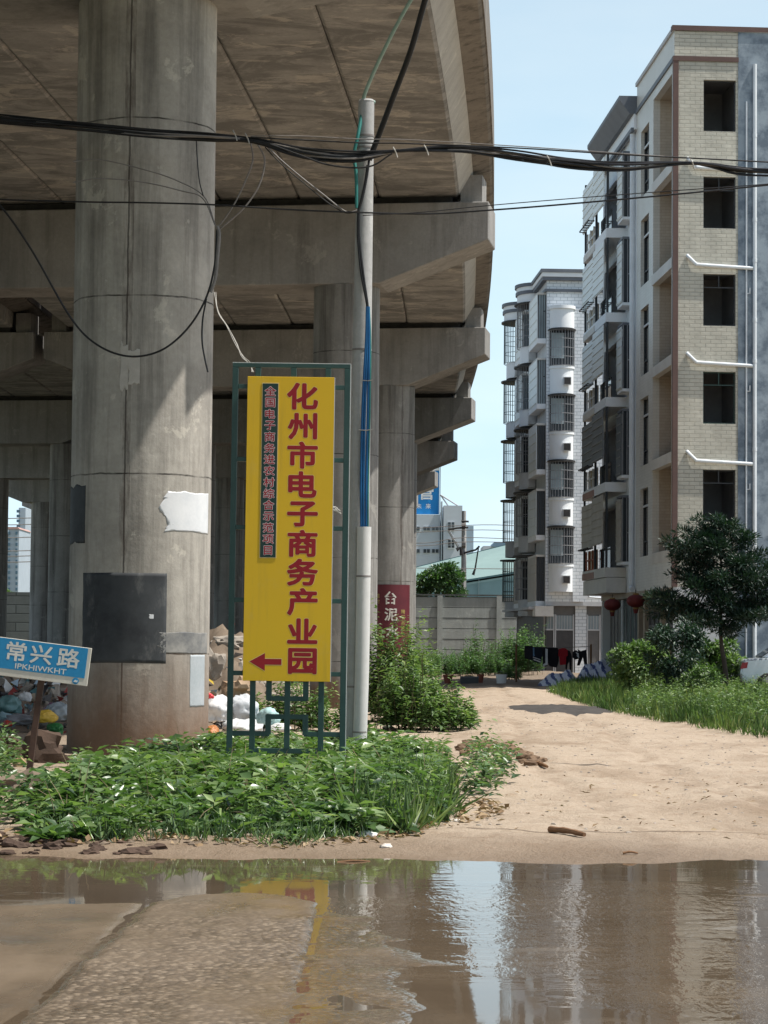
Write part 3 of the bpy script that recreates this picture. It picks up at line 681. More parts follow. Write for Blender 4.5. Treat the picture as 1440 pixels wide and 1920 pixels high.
# drop cables climbing from the pole head out of the picture
tag(MB().tube(catmull([at(702, 192, PY), at(691, 189, PY - .05), at(683, 187, PY - .06), at(684, 176, PY - .1), at(704, 128, PY - .3), at(745, 45, PY - .7), at(790, -30, PY - 1.0), at(900, -190, PY - 1.6)], 8), 0.024, 10).build('cable', M_PALEG, smooth=True),
    'pale green cable rising from the tip of the near pole', 'cable', 'cables rising from the pole head')
tag(MB().tube(catmull([at(692, 300, PY - .15), at(707, 262, PY - .2), at(738, 180, PY - .45), at(770, 95, PY - .8), at(797, 0, PY - 1.1), at(840, -150, PY - 1.6)], 8), 0.036, 10).build('cable', M_BLACK, smooth=True),
    'thick black cable slanting up to the right of the near pole', 'cable', 'cables rising from the pole head')
# ------------------------------------------------------------------ bundled cables across the view
CY = 28.75
MAIN = [(-420, 170), (-160, 205), (0, 222), (130, 233), (270, 248), (380, 254), (470, 262), (560, 283), (660, 290), (740, 283), (860, 279), (960, 289), (1060, 302), (1160, 312), (1290, 306), (1380, 316), (1470, 323), (1700, 330)]
LOWB = [(-420, 172), (-160, 212), (0, 226), (130, 240), (270, 252), (380, 259), (470, 266), (560, 293), (660, 303), (740, 284), (860, 283), (960, 296), (1060, 310), (1160, 319), (1290, 306), (1380, 320), (1470, 326), (1700, 335)]
bun = thing('cable_bundle', 'thick bundle of black cables sagging across the whole view past the pole head', 'cables', at(720, 285, CY))
KN = (470, 262, 740, 283, 1030, 298, 1290, 306)
for k in range(13):
    pts = []
    for j, ((a, b), (a2, b2)) in enumerate(zip(MAIN, LOWB)):
        near = min(abs(a - q) for q in (470, 740, 1290)); sp = min(1, near / 110)
        f = (k % 7) / 6
        dy = (rng.random() - .5) * 7 * sp * (0.6 if a < 420 else 1.2) + (f - .5) * (3 + 5 * sp)
        pts.append(at(a + rng.random() * 12, b * (1 - f) + b2 * f + dy, CY + (rng.random() - .5) * 0.10 - 0.05))
    MB().tube(rel(catmull(pts, 5), bun), 0.0105 + 0.006 * rng.random(), 7).build('cable', M_GREYC if k in (4, 9) else M_BLACK, bun, smooth=True)
for dy, m, r in ((-2, M_BLACK, .009), (-9, M_GREYC, .006)):
    P = [(470, 258 + dy * .3), (560, 264 + dy), (680, 270 + dy), (760, 271 + dy), (960, 278 + dy * .5), (1160, 290 + dy * .3), (1290, 296), (1480, 306)]
    MB().tube(rel(catmull([at(a, b, CY - .1) for a, b in P], 6), bun), r, 6).build('cable', m, bun, smooth=True)
P = [(500, 268), (560, 290), (620, 310), (690, 313), (735, 288)]
MB().tube(rel(catmull([at(a, b, CY - .16) for a, b in P], 6), bun), 0.011, 7).build('cable', M_BLACK, bun, smooth=True)
for (a, b) in ((463, 258), (740, 284), (1028, 300), (1296, 306), (798, 280), (440, 252)):
    q = at(a, b, CY - .08) - bun.location; mb = MB()
    mb.tube([q + Vector((-.02, -.06, .04)), q + Vector((0, -.09, 0)), q + Vector((.02, -.06, -.04)), q + Vector((.035, -.07, -.09))], 0.008, 6)
    mb.build('tie', M_TIE, bun)
def cable(P, Y, r, m, label, group=None, name='cable', n=7):
    pts = [at(p[0], p[1], p[2] if len(p) > 2 else Y) for p in P]
    return tag(MB().tube(catmull(pts, 7), r, n).build(name, m, smooth=True), label, 'cable', group)
cable([(-420, 330), (-100, 368), (135, 378), (270, 380), (400, 384), (540, 393), (660, 398), (800, 401), (920, 394), (1060, 383), (1250, 366), (1440, 347), (1720, 318)], CY - .1, 0.011, M_BLACK, 'thin black cable strung below the main bundle across the view')
cable([(680, 404), (790, 398), (920, 385), (1100, 370), (1300, 355), (1440, 345), (1720, 322)], CY - .12, 0.006, M_BLACK, 'thinnest wire just over the lower strung cable, right of the pole')
cable([(-60, 330), (0, 385), (60, 470), (130, 592), (180, 645), (240, 668), (300, 658), (350, 618), (385, 562), (402, 500), (407, 430)], 28.9, 0.013, M_BLACK, 'black cable looping low across the near column')
cable([(387, 560), (380, 600), (379, 640), (384, 672), (390, 698)], 28.9, 0.011, M_BLACK, 'short black cable end hanging over the right edge of the near column')
cable([(470, 268), (474, 300), (462, 335), (445, 372), (425, 405), (407, 428)], 28.9, 0.009, M_GREYC, 'shorter of the two grey wires dropping from the bundle left of the pole', 'slack wires between bundle and column')
cable([(482, 268), (496, 300), (487, 345), (462, 385), (430, 415), (409, 432)], 28.95, 0.010, M_GREYC, 'longer of the two grey wires dropping from the bundle left of the pole', 'slack wires between bundle and column')
cable([(500, 274), (530, 303), (568, 335), (610, 368), (640, 392), (655, 398), (670, 394)], 28.95, 0.010, M_GREYC, 'light grey wire sagging from the bundle down to the pole', 'slack wires sagging to the pole')
cable([(497, 276), (530, 310), (572, 345), (615, 380), (645, 398), (660, 399), (670, 395)], 28.98, 0.008, M_BLACK, 'dark wire sagging just under the light grey one to the pole', 'slack wires sagging to the pole')
cable([(137, 303), (190, 300), (270, 318), (330, 338), (382, 368), (403, 420)], 29.0, 0.008, M_GREYC, 'upper thin wire arched across the near column face', 'thin wires arched on the near column')
cable([(137, 342), (190, 335), (270, 342), (340, 358), (380, 372), (404, 424)], 29.0, 0.008, M_GREYC, 'lower thin wire arched across the near column face', 'thin wires arched on the near column')
cable([(368, 262), (370, 300), (374, 340), (381, 367)], 28.98, 0.007, M_BLACK, 'short wire dropping from the bundle onto the near column')
cable([(407, 424), (411, 440), (408, 480), (404, 520), (395, 548)], 28.85, 0.021, M_GREYC, 'short grey conduit hanging at the right edge of the near column', name='conduit')
P = [(400, 548), (408, 585), (424, 612), (440, 645), (452, 668), (466, 682), (472, 698)]
for k in range(3):
    cable([(a + rng.random() * 5, b, 28.7 - (28.7 - SY - .05) * j / 6) for j, (a, b) in enumerate(P)], 0, 0.0045, M_TIE,
          ('outer', 'middle', 'inner')[k] + ' strand of pale rope tied down to the sign frame top', 'pale rope strands from column to sign', 'rope', 6)
# ------------------------------------------------------------------ apartment buildings on the right
M_BRICK = brickmat('beige split-face brick', (0.485, 0.465, 0.395), (0.44, 0.42, 0.355), (0.36, 0.345, 0.29), 0.36, 0.125, 0.010, 0.8, 0.35)
M_TILE = brickmat('beige wall tile', (0.60, 0.58, 0.525), (0.56, 0.54, 0.485), (0.46, 0.44, 0.40), 0.3, 0.1, 0.006, 0.2, 0.2, 0.4)
M_RTILE = brickmat('tan recess tile', (0.44, 0.375, 0.30), (0.40, 0.335, 0.265), (0.33, 0.28, 0.22), 0.3, 0.1, 0.008, 0.2, 0.3)
M_WTILE = brickmat('white glazed tile', (0.72, 0.75, 0.77), (0.67, 0.70, 0.73), (0.36, 0.40, 0.43), 0.36, 0.16, 0.016, 0.2, 0.25, 0.35)
M_WWALL = pm('white plaster', (0.80, 0.82, 0.83), (0.72, 0.745, 0.76), 0.8, 0.7, 0.1, stretch=(1, 1, .3))
M_GWALL = pm('grey plaster', (0.52, 0.53, 0.54), (0.43, 0.44, 0.45), 0.9, 0.8, 0.1, stretch=(1, 1, .4))
M_CEM = pm('blue grey cement render', (0.125, 0.16, 0.20), (0.27, 0.32, 0.365), 1.7, 0.85, 0.25, contrast=(0.40, 0.60))
M_TRIM = pm('dull red trim', (0.125, 0.075, 0.064), (0.10, 0.062, 0.054), 2.0, 0.6, 0.1)
M_SLABW = pm('pale slab edge', (0.64, 0.62, 0.57), (0.55, 0.53, 0.49), 1.2, 0.7, 0.1)
M_DARKC = pm('dark cornice', (0.15, 0.165, 0.185), (0.12, 0.13, 0.15), 1.5, 0.6, 0.05)
M_PVC = pm('white drain pipe', (0.70, 0.74, 0.77), (0.60, 0.64, 0.67), 2, 0.45, 0.02)
M_ROOM = pm('bare room plaster', (0.34, 0.34, 0.35), (0.26, 0.26, 0.27), 1.2, 0.9, 0.05)
M_FRAME = pm('dark window frame', (0.035, 0.04, 0.045), (0.05, 0.055, 0.06), 4, 0.5, 0.0)
M_WFRAME = pm('white window frame', (0.62, 0.64, 0.65), None, 4, 0.5, 0.0)
M_SHUT = {'pale': pm('pale green grey shutter', (0.76, 0.80, 0.79), (0.69, 0.735, 0.725), 1.0, 0.5, 0.03),
          'mid': pm('grey green shutter', (0.66, 0.70, 0.695), (0.58, 0.62, 0.615), 1.0, 0.5, 0.03),
          'dark': pm('dark slate shutter', (0.125, 0.142, 0.155), (0.155, 0.172, 0.186), 1.0, 0.5, 0.03),
          'tan': pm('weathered tan shutter', (0.44, 0.405, 0.35), (0.36, 0.33, 0.285), 1.0, 0.55, 0.05)}
M_BARS = pm('steel window bars', (0.30, 0.31, 0.32), (0.22, 0.22, 0.23), 5, 0.5, 0.0)
M_IRON = pm('dark iron', (0.03, 0.03, 0.032), (0.05, 0.045, 0.042), 6, 0.6, 0.0)
M_PANEL = pm('grey door panel', (0.16, 0.155, 0.15), (0.12, 0.118, 0.115), 1.5, 0.6, 0.05)
M_DDOOR = pm('dark door panel', (0.055, 0.055, 0.057), (0.075, 0.073, 0.072), 1.5, 0.6, 0.05)
M_TEALP = pm('teal grey panel', (0.10, 0.135, 0.135), (0.075, 0.105, 0.108), 1.2, 0.7, 0.05)
M_TANP = pm('tan pillar tile', (0.38, 0.31, 0.23), (0.32, 0.26, 0.195), 1.5, 0.6, 0.05)
M_PINKB = pm('pinkish band', (0.36, 0.22, 0.18), (0.30, 0.185, 0.155), 1.5, 0.7, 0.05)
M_AC = pm('grille casing', (0.55, 0.56, 0.56), (0.45, 0.46, 0.46), 3, 0.5, 0.0)
t = NT('window glass'); M_GLASS = t.out(t.ramp(t.noise(0.4, 3), (0.3, (0.018, 0.022, 0.026)), (0.7, (0.035, 0.042, 0.048))), 0.06, Specular_IOR_Level=0.6)
t = NT('pale glass'); M_PGLASS = t.out(t.ramp(t.noise(0.7, 3), (0.3, (0.22, 0.27, 0.29)), (0.7, (0.34, 0.40, 0.42))), 0.1, Specular_IOR_Level=0.6)
M_CURT = pm('curtain cloth', (0.50, 0.42, 0.28), (0.55, 0.50, 0.42), 3, 0.9, 0.05)
M_REDF = pm('red window trim', (0.34, 0.09, 0.04), None, 3, 0.6, 0.0)
A0 = at(1262, 1203, 73.7)
FD = (-0.047, 1.0)
FL = Fr(A0, FD, flip=True)       # street facade of the two nearer buildings, u runs away from the camera
FN = Fr(A0, (1, 0.07))           # end wall facing the camera
def ph(F, prof, u, n, r, z0, z1, m, name, parent):
    return MB().tube([F.p(u, n, z0), F.p(u, n, z1)], r, 12).build(name, m, parent, smooth=True)
def room(F, h, deep, n0, d=2.6, m=None, parent=None):
    a, b_, c, e = h; a -= .25; b_ += .25; c -= .3; e += .3; p = F.p; m0 = n0 - deep - 0.001; m1 = m0 - d
    mb = MB().add([p(a, m0, c), p(b_, m0, c), p(b_, m0, e), p(a, m0, e), p(a, m1, c), p(b_, m1, c), p(b_, m1, e), p(a, m1, e)],
                  [(4, 5, 6, 7), (0, 4, 7, 3), (1, 2, 6, 5), (0, 1, 5, 4), (3, 7, 6, 2)])
    return mb.build('room', m or M_ROOM, parent)
# --- nearest building: beige brick with bare window openings
bA = thing('apartment_building', 'nearest block, beige brick with open black windows, red trim and blue grey cement end', 'building', (A0.x, A0.y, 0))
ZT = 21.15
wh = [(0.94, 1.98, 17.78 - 3.107 * k, 19.43 - 3.107 * k) for k in range(5)]
wall(FN, 0.13, 2.05, 3.3, 20.02, wh, 0.0, 0.2).build('brick_wall', M_BRICK, bA)
wall(FN, 0.0, 2.05, 20.17, ZT - 0.18, [], 0.0).build('parapet_wall', M_BRICK, bA)
MB().fbox(FN, 2.052, 12, -0.25, 0.02, -0.3, ZT - 0.15).build('cement_wall', M_CEM, bA)
wall(FN, 0.0, 2.05, -0.3, 3.3, [], 0.0).build('ground_floor_wall', M_GWALL, bA)
MB().fbox(FN, -0.04, 0.13, -0.1, 0.035, 3.3, 20.02).build('corner_trim', M_TRIM, bA)
MB().fbox(FN, -0.05, 2.06, -0.1, 0.045, 20.02, 20.17).build('trim_band', M_TRIM, bA)
MB().fbox(FN, -0.08, 12.05, -0.2, 0.07, ZT - 0.16, ZT).build('coping', M_TRIM, bA)
MB().fbox(FL, 0.0, 7.7, -12, 0.06, ZT - 0.162, ZT - 0.03).build('roof', M_GWALL, bA)
MB().fbox(FL, 0.08, 7.72, -0.2, 0.05, 20.02, 20.17).build('trim_band', M_DARKC, bA)
for k, h in enumerate(wh):
    fr = MB(); a, b_, c, d = h; zt = d - 0.43
    for (x0, x1, z0, z1) in ((a + .002, a + .035, c, d), (b_ - .035, b_ - .002, c, d), (a + .035, b_ - .035, d - .035, d - .002), (a + .035, b_ - .035, c + .002, c + .04)) + (((a + .035, b_ - .035, zt, zt + .03), ((a + b_) / 2 - .014, (a + b_) / 2 + .014, zt + .03, d - .035)) if k in (2, 3, 4, 1) else ()):
        fr.fbox(FN, x0, x1, -0.15, -0.11, z0, z1)
    wo_ = fr.build('window', M_FRAME if k != 3 else M_GREEN, bA)
    room(FN, h, 0.2, 0.0, 3.0, None, wo_)
# recessed balconies and strip windows on the street side
rec = [(0.42, 4.1, 4.5 + 3.1 * k, 7.3 + 3.1 * k) for k in range(5)]
sw = [(5.0, 6.75, 4.46 + 3.1 * k, 6.77 + 3.1 * k) for k in range(5)]
wall(FL, 0.02, 7.68, 3.3, 20.02, rec + sw, 0.0, 0.22).build('street_wall', M_TILE, bA)
wall(FL, 0.0, 7.68, 20.17, ZT - 0.17, [], 0.0).build('parapet_wall', M_TILE, bA)
for h in rec:
    a, b_, c, d = h; p = FL.p
    MB().add([p(a, -.22, c), p(b_, -.22, c), p(b_, -.22, d), p(a, -.22, d), p(a, -.66, c), p(b_, -.66, c), p(b_, -.66, d), p(a, -.66, d)],
             [(4, 5, 6, 7), (0, 4, 7, 3), (1, 2, 6, 5), (0, 1, 5, 4), (3, 7, 6, 2)]).build('balcony_recess', M_RTILE, bA)
    MB().fbox(FL, a - .1, b_ + .12, -.2, 0.03, c - 0.36, c - 0.02).build('slab_edge', M_SLABW, bA)
for h in sw:
    a, b_, c, d = h; fr = MB(); zt = d - .62
    for (x0, x1, z0, z1) in ((a, a + .05, c, d), (b_ - .05, b_, c, d), (a + .05, b_ - .05, zt, zt + .06), (a + .05, b_ - .05, c + .5, c + .54), ((a + b_) / 2 - .03, (a + b_) / 2 + .03, zt + .06, d), ((a + b_) / 2 - .03, (a + b_) / 2 + .03, c, c + .5)):
        fr.fbox(FL, x0, x1, -0.16, -0.12, z0, z1)
    f = fr.build('window', M_FRAME, bA)
    MB().fbox(FL, a + .05, b_ - .05, -.118, -.09, zt, zt + .07).build('transom', M_WFRAME, f)
    MB().fbox(FL, a + .001, b_ - .001, -.2, -.17, c + .001, d - .001).build('pane', M_GLASS, f)
# overhang soffit and recessed ground floor
MB().fbox(FL, 0.02, 7.7, -1.2, -0.002, 3.12, 3.298).build('overhang', M_TANP, bA)
wall(FL, 0.0, 7.7, -0.3, 3.12, [], -0.42).build('ground_floor_wall', M_PANEL, bA)
for u in (0.3, 3.4, 6.9): MB().fbox(FL, u, u + 0.35, -0.40, -0.2, -0.2, 3.12).build('pillar', M_TANP, bA)
for u0, u1 in ((0.8, 3.2), (3.95, 6.7)):
    d_ = MB().fbox(FL, u0, u1, -0.40, -0.36, -0.2, 2.9).build('shop_door', M_DDOOR, bA)
    fr = MB(); n_ = 3
    for q in range(n_ + 1):
        u = u0 + (u1 - u0) * q / n_; fr.fbox(FL, u - .04, u + .04, -0.355, -0.31, -0.2, 2.9)
    fr.fbox(FL, u0 + .05, u1 - .05, -0.352, -0.315, 2.05, 2.13); fr.build('door_frame', M_PANEL, d_)
MB().fbox(FL, 7.4, 7.69, -12, -11.8, -.3, ZT - .17).build('rear_wall', M_GWALL, bA)
MB().fbox(FL, 0.3, 7.69, -12, -11.8, -.3, ZT - .17).build('rear_wall', M_GWALL, bA)
# drain pipes on the end wall
pip = ph(FN, 0, 2.57, 0.09, 0.062, 0.4, 19.95, M_PVC, 'drain_pipe', bA)
for zc in (17.6, 14.9, 13.6, 11.7, 10.4, 7.6, 4.6): MB().tube([FN.p(2.57, 0.09, zc), FN.p(2.57, 0.09, zc + .12)], 0.072, 12).build('pipe_collar', M_PVC, pip, smooth=True)
pip = ph(FN, 0, 2.31, 0.06, 0.028, 0.3, 18.75, M_PVC, 'water_pipe', bA)
for k in range(5):
    z = 16.75 - 3.107 * k; zz = 13.3 - 3.107 * (k - 1)
    zb = 1.6 + (1203 - 492) * 0.01675 - 3.107 * (k - 1)
    if k < 4: MB().tube(catmull([FN.p(0.42, 0.02, zb + .28), FN.p(0.47, 0.07, zb + .21), FN.p(0.68, 0.09, zb + .01), FN.p(0.8, 0.09, zb - .02), FN.p(1.6, 0.09, zb - .06), FN.p(2.5, 0.09, zb - .10)], 5), 0.058, 12).build('branch_pipe', M_PVC, bA, smooth=True)
    if k: MB().tube([FN.p(2.31, .06, zb - 0.9), FN.p(2.42, .06, zb - 0.9), FN.p(2.42, .06, zb - 0.72)], 0.024, 8).build('pipe_stub', M_PVC, bA, smooth=True)
settle(bA)
# --- second building: shuttered balconies
bB = thing('apartment_building', 'middle block with stacked shuttered balconies under a dark sloping cornice', 'building', tuple(FL.p(7.7, 0, 0)))
UB0, UB1 = 7.72, 16.2
wall(FL, UB0, UB1, 3.3, 19.5, [(10.3, 15.8, 4.3 + 3.05 * k, 6.5 + 3.05 * k) for k in range(5)], -0.02, 0.15).build('street_wall', M_WWALL, bB)
for k in range(5): room(FL, (10.3, 15.8, 4.3 + 3.05 * k, 6.5 + 3.05 * k), 0.15, -0.02, 1.5, None, bB)
MB().fbox(FL, UB0, UB1, -0.3, 0.10, 19.5, 20.05).build('parapet_wall', M_WWALL, bB)
mb = MB()
mb.prism([FL.p(UB0, -0.4, 20.05), FL.p(UB0, 0.25, 20.05), FL.p(UB0, 0.62, 20.55), FL.p(UB0, 0.62, 20.68), FL.p(UB0, -0.4, 20.68)], FL.u * (UB1 - UB0 - .1)); mb.build('cornice', M_DARKC, bB)
MB().fbox(FL, UB0, UB1 - .1, 0.1, 0.2, 19.42, 19.56).build('band', M_DARKC, bB)
MB().fbox(FL, UB0, UB1 - .2, -12, -0.4, 20.05, 20.3).build('roof', M_GWALL, bB)
MB().fbox(FL, UB1 - .2, UB1, -12, -0.022, -0.3, 20.05).build('end_wall', M_WWALL, bB)
ph(FL, 0, 8.05, 0.1, 0.09, 3.6, 19.4, M_PVC, 'drain_pipe', bB)
MB().tube([FL.p(8.05, .1, 3.6), FL.p(8.05, .1, 3.45), FL.p(7.75, .1, 3.38)], 0.09, 12).build('pipe_elbow', M_PVC, bB, smooth=True)
def shutter(F, u0, u1, n, z0, z1, m, parent, rib=0.29):
    s = MB().fbox(F, u0, u1, n, n + 0.03, z0, z1).build('shutter', m, parent)
    rb = MB(); z = z0 + 0.04
    while z < z1 - 0.02:
        rb.fbox(F, u0 + .005, u1 - .005, n + 0.0305, n + 0.055, z, z + 0.035); z += rib
    rb.build('shutter_rib', m if m is not M_SHUT['dark'] else M_BARS, s)
    return s
kinds = ['tan', 'dark', 'mid', 'pale', 'pale']
for k in range(5):
    zs = 5.06 + 3.05 * k; m = M_SHUT[kinds[k]]
    ba = MB().fbox(FL, 10.0, 16.05, -0.02, 0.74, zs - 1.2, zs - 0.86).build('balcony', M_WWALL if k else M_SLABW, bB)
    MB().fbox(FL, 12.9, 16.04, 0.741, 0.76, zs - 1.19, zs - 0.95).build('fascia', M_PINKB if k in (0, 1) else M_SLABW, ba)
    for u in (10.02, 12.95, 15.95): MB().fbox(FL, u, u + 0.08, 0.64, 0.72, zs - 0.86, zs + 1.85).build('post', M_FRAME, ba)
    shutter(FL, 10.05, 12.86, 0.80, zs, zs + 1.74, m, ba); shutter(FL, 13.0, 16.02, 0.76, zs - 0.08, zs + 1.62, m, ba)
    # awning rack under the shutter, window with curtain on the far half, open dark on the near half
    fr = MB(); z0, z1 = zs - 0.85, zs - 0.1
    for q in range(4): u = 13.1 + 2.7 * q / 3; fr.fbox(FL, u - .035, u + .035, 0.6, 0.66, z0, z1)
    fr.fbox(FL, 13.14, 15.76, 0.605, 0.655, z0, z0 + .05); fr.fbox(FL, 13.14, 15.76, 0.605, 0.655, (z0 + z1) / 2, (z0 + z1) / 2 + .05)
    f = fr.build('window', M_WFRAME if k else M_REDF, ba)
    MB().fbox(FL, 13.15, 15.75, 0.55, 0.58, z0, z1).build('curtain', M_CURT, f)
    MB().fbox(FL, 10.12, 12.9, 0.50, 0.53, zs - 0.86, zs - 0.12).build('pane', M_GLASS, ba)
    rk = MB()
    for q in range(6): rk.fbox(FL, 12.9 + q * .5, 12.94 + q * .5, 0.765, 1.0, zs - 0.10, zs - 0.07)
    rk.fbox(FL, 12.9, 15.5, 0.96, 1.0, zs - 0.068, zs - 0.04); rk.build('drying_rack', M_IRON, ba)
    # narrow bay with a shutter and a dark side window
    by = MB().fbox(FL, 8.55, 9.75, -0.02, 0.36, zs - 0.80, zs - 0.70).build('bay', M_WWALL, bB)
    MB().fbox(FL, 8.55, 9.75, -0.02, 0.36, zs + 1.56, zs + 1.64).build('bay_top', M_DARKC, by)
    shutter(FL, 8.62, 9.74, 0.36, zs - 0.69, zs + 1.5, m, by)
    MB().fbox(FL, 8.60, 8.63, 0.0, 0.33, zs - 0.69, zs + 1.55).build('pane', M_GLASS, by)
    fr = MB()
    for n in (0.01, 0.16, 0.31): fr.fbox(FL, 8.56, 8.598, n, n + .03, zs - 0.69, zs + 1.55)
    fr.fbox(FL, 8.565, 8.595, .041, .155, zs + .3, zs + .34); fr.build('window_frame', M_BARS, by)
MB().fbox(FL, UB0, 16.2, -1.2, 0.0, 3.1, 3.298).build('overhang', M_TANP, bB)
MB().fbox(FL, 9.9, 16.15, 0.002, 0.7, 3.3, 3.84).build('overhang_band', M_SLABW, bB)
wall(FL, UB0, 16.2, -0.3, 3.1, [], -0.40).build('ground_floor_wall', M_TEALP, bB)
ph(FL, 0, 12.6, -0.3, 0.06, 0, 3.1, M_PVC, 'drain_pipe', bB)
MB().fbox(FL, 8.2, 8.5, -0.39, -0.2, -.2, 3.1).build('pillar', M_TANP, bB)
for u0, u1 in ((8.7, 11.9), (13.2, 15.8)):
    d_ = MB().fbox(FL, u0, u1, -0.385, -0.34, -.2, 2.85).build('shop_door', M_PANEL if u0 > 9 else M_TEALP, bB)
    fr = MB()
    for q in range(4): u = u0 + (u1 - u0) * q / 3; fr.fbox(FL, u - .03, u + .03, -0.338, -0.30, -.2, 2.85)
    fr.build('door_frame', M_BARS, d_)
settle(bB)
# --- third building: white tile, round caged bays
CY_ = 110.0; C0 = at(1022, 1200, CY_)
FCF = Fr(C0, (1, 0.05)); FCL = Fr(C0, FD, flip=True)
bC = thing('apartment_building', 'farther white tiled block with round caged bays and a curved banded roofline', 'building', (C0.x, C0.y, 0))
def ell(F, u0, a, b_, z, n=14, t0=0.0, t1=math.pi, n0=0.0):
    return [F.p(u0 - a * math.cos(t0 + (t1 - t0) * k / n), n0 + b_ * math.sin(t0 + (t1 - t0) * k / n), z) for k in range(n + 1)]
def bulge(F, u0, a, b_, z0, z1, name, m, parent, n0=0.0):
    lo = ell(F, u0, a, b_, z0, n0=n0); mb = MB(); mb.prism(lo, (0, 0, z1 - z0)); return mb.build(name, m, parent, smooth=True, ang=0.6)
def cage(F, u0, a, b_, z0, z1, parent, m=None, step=0.15):
    mb = MB(); n = max(8, int(math.pi * (a + b_) / 2 / step)); m = m or M_BARS
    lo = ell(F, u0, a, b_, z0, n)
    for p in lo: mb.tube([p, p + Vector((0, 0, z1 - z0))], 0.012, 5, caps=False)
    for q in range(5):
        z = z0 + (z1 - z0) * q / 4; mb.tube([Vector((p.x, p.y, z)) for p in lo], 0.014, 5, caps=False)
    return mb.build('window_cage', m, parent)
ZC = 19.05
wall(FCF, 0.0, 6, 3.4, ZC, [], 0.0).build('front_wall', M_WTILE, bC)
wall(FCL, 0.0, 13.0, 3.4, ZC, [], 0.0).build('street_wall', M_GWALL, bC)
for z0, z1, n in ((ZC - 0.16, ZC, 0.32), (ZC - .52, ZC - .36, 0.22), (ZC - 1.05, ZC - .92, .12)):
    MB().fbox(FCF, -n, 6, -0.1, n, z0, z1).build('roof_band', M_DARKC, bC)
    MB().fbox(FCL, 0, 13, -0.1, n, z0 + .004, z1 - .004).build('roof_band', M_DARKC, bC)
MB().fbox(FCF, -.26, 6, -0.1, 0.26, ZC - .36, ZC - .16).build('parapet_wall', M_WWALL, bC)
MB().fbox(FCL, 0, 13, -0.1, 0.25, ZC - .355, ZC - .165).build('parapet_wall', M_WWALL, bC)
MB().fbox(FCL, 0.1, 13, -10, -0.1, ZC - .3, ZC - .1).build('roof', M_GWALL, bC)
MB().fbox(FCL, 12.8, 13, -10, -0.01, -.3, ZC - .3).build('end_wall', M_GWALL, bC)
MB().fbox(FCF, 1.28, 1.75, 0.002, 0.12, 3.4, 17.2).build('pilaster', M_WTILE, bC)
# bay on the wall facing the camera
bulge(FCF, 0.72, 0.58, 0.62, 16.25, 17.15, 'bay_parapet', M_WWALL, bC); bulge(FCF, 0.72, 0.64, 0.70, 17.15, 17.3, 'bay_coping', M_WWALL, bC)
for k in range(4):
    z = 5.05 + 3.1 * k
    s = bulge(FCF, 0.72, 0.56, 0.60, z - 1.2, z, 'bay', M_WWALL, bC)
    bulge(FCF, 0.72, 0.60, 0.66, z - .02, z + .12, 'bay_sill', M_WWALL, s)
    bulge(FCF, 0.72, 0.66, 0.74, z + 1.8, z + 1.86, 'rain_hood', M_IRON, s)
    MB().fbox(FCF, 0.16, 1.26, -0.05, 0.06, z + .1, z + 1.85).build('pane', M_GLASS, s)
    MB().fbox(FCF, 0.22, 0.82, 0.065, 0.09, z + .5, z + 1.7).build('curtain', M_PGLASS, s)
    cage(FCF, 0.72, 0.60, 0.68, z + .12, z + 1.8, s)
    a = MB().fbox(FCF, 0.72, 1.08, 0.55, 0.75, z - .82, z - .45).build('air_conditioner', M_AC, s)
    MB().fbox(FCF, 0.75, 1.05, 0.752, 0.77, z - .79, z - .48).build('grille', M_IRON, a)
# street side: two dwellings of a shuttered box bay and a round caged bay
for q, u0 in enumerate((0.25, 6.8)):
    for zz, a_, b_, m in ((ZC - .16, 1.32, .98, M_DARKC), (ZC - .36, 1.25, .9, M_WWALL), (ZC - .52, 1.28, .94, M_DARKC), (ZC - .95, 1.22, .86, M_WWALL)):
        bulge(FCL, u0 + 5.0, a_, b_, zz, zz + {0: .16}.get(0) if m is M_DARKC else zz + (.2 if zz > ZC - .5 else .43), 'roof_bulge', m, bC)
    for k in range(5):
        z = 3.3 + 3.1 * k; m = M_SHUT['pale' if k > 2 else 'mid' if k > 0 else 'tan']
        bx_ = MB().fbox(FCL, u0, u0 + 3.5, 0.002, 0.42, z - .12, z + .12).build('box_bay', M_WWALL, bC)
        MB().fbox(FCL, u0, u0 + 3.5, 0.002, 0.42, z + 2.2, z + 2.3).build('bay_top', M_SLABW, bx_)
        shutter(FCL, u0 + .05, u0 + 3.45, 0.40, z + .12, z + 2.2, m, bx_, 0.42)
        MB().fbox(FCL, u0 + .08, u0 + .11, 0.01, 0.36, z + .12, z + 2.2).build('pane', M_PGLASS if k > 2 else M_GLASS, bx_)
        fr = MB()
        for n in (0.01, 0.12, 0.23, 0.34): fr.fbox(FCL, u0 + .04, u0 + .078, n, n + .025, z + .12, z + 2.2)
        fr.fbox(FCL, u0 + .045, u0 + .075, .036, .118, z + 1.4, z + 1.44); fr.build('window_frame', M_FRAME, bx_)
        s = bulge(FCL, u0 + 5.0, 1.1, 0.72, z - .55, z + .25, 'round_bay', M_GWALL if k < 3 else M_WWALL, bC)
        bulge(FCL, u0 + 5.0, 1.3, 1.0, z + 2.35, z + 2.42, 'rain_hood', M_IRON, s)
        MB().fbox(FCL, u0 + 4.1, u0 + 5.9, 0.004, 0.02, z + .3, z + 2.3).build('pane', M_GLASS, s)
        cage(FCL, u0 + 5.0, 1.15, 0.85, z + .25, z + 2.35, s, M_TEALP if q else None)
        a = MB().fbox(FCL, u0 + 3.75, u0 + 4.1, 0.05, 0.4, z - .5, z + .05).build('air_conditioner', M_AC, s)
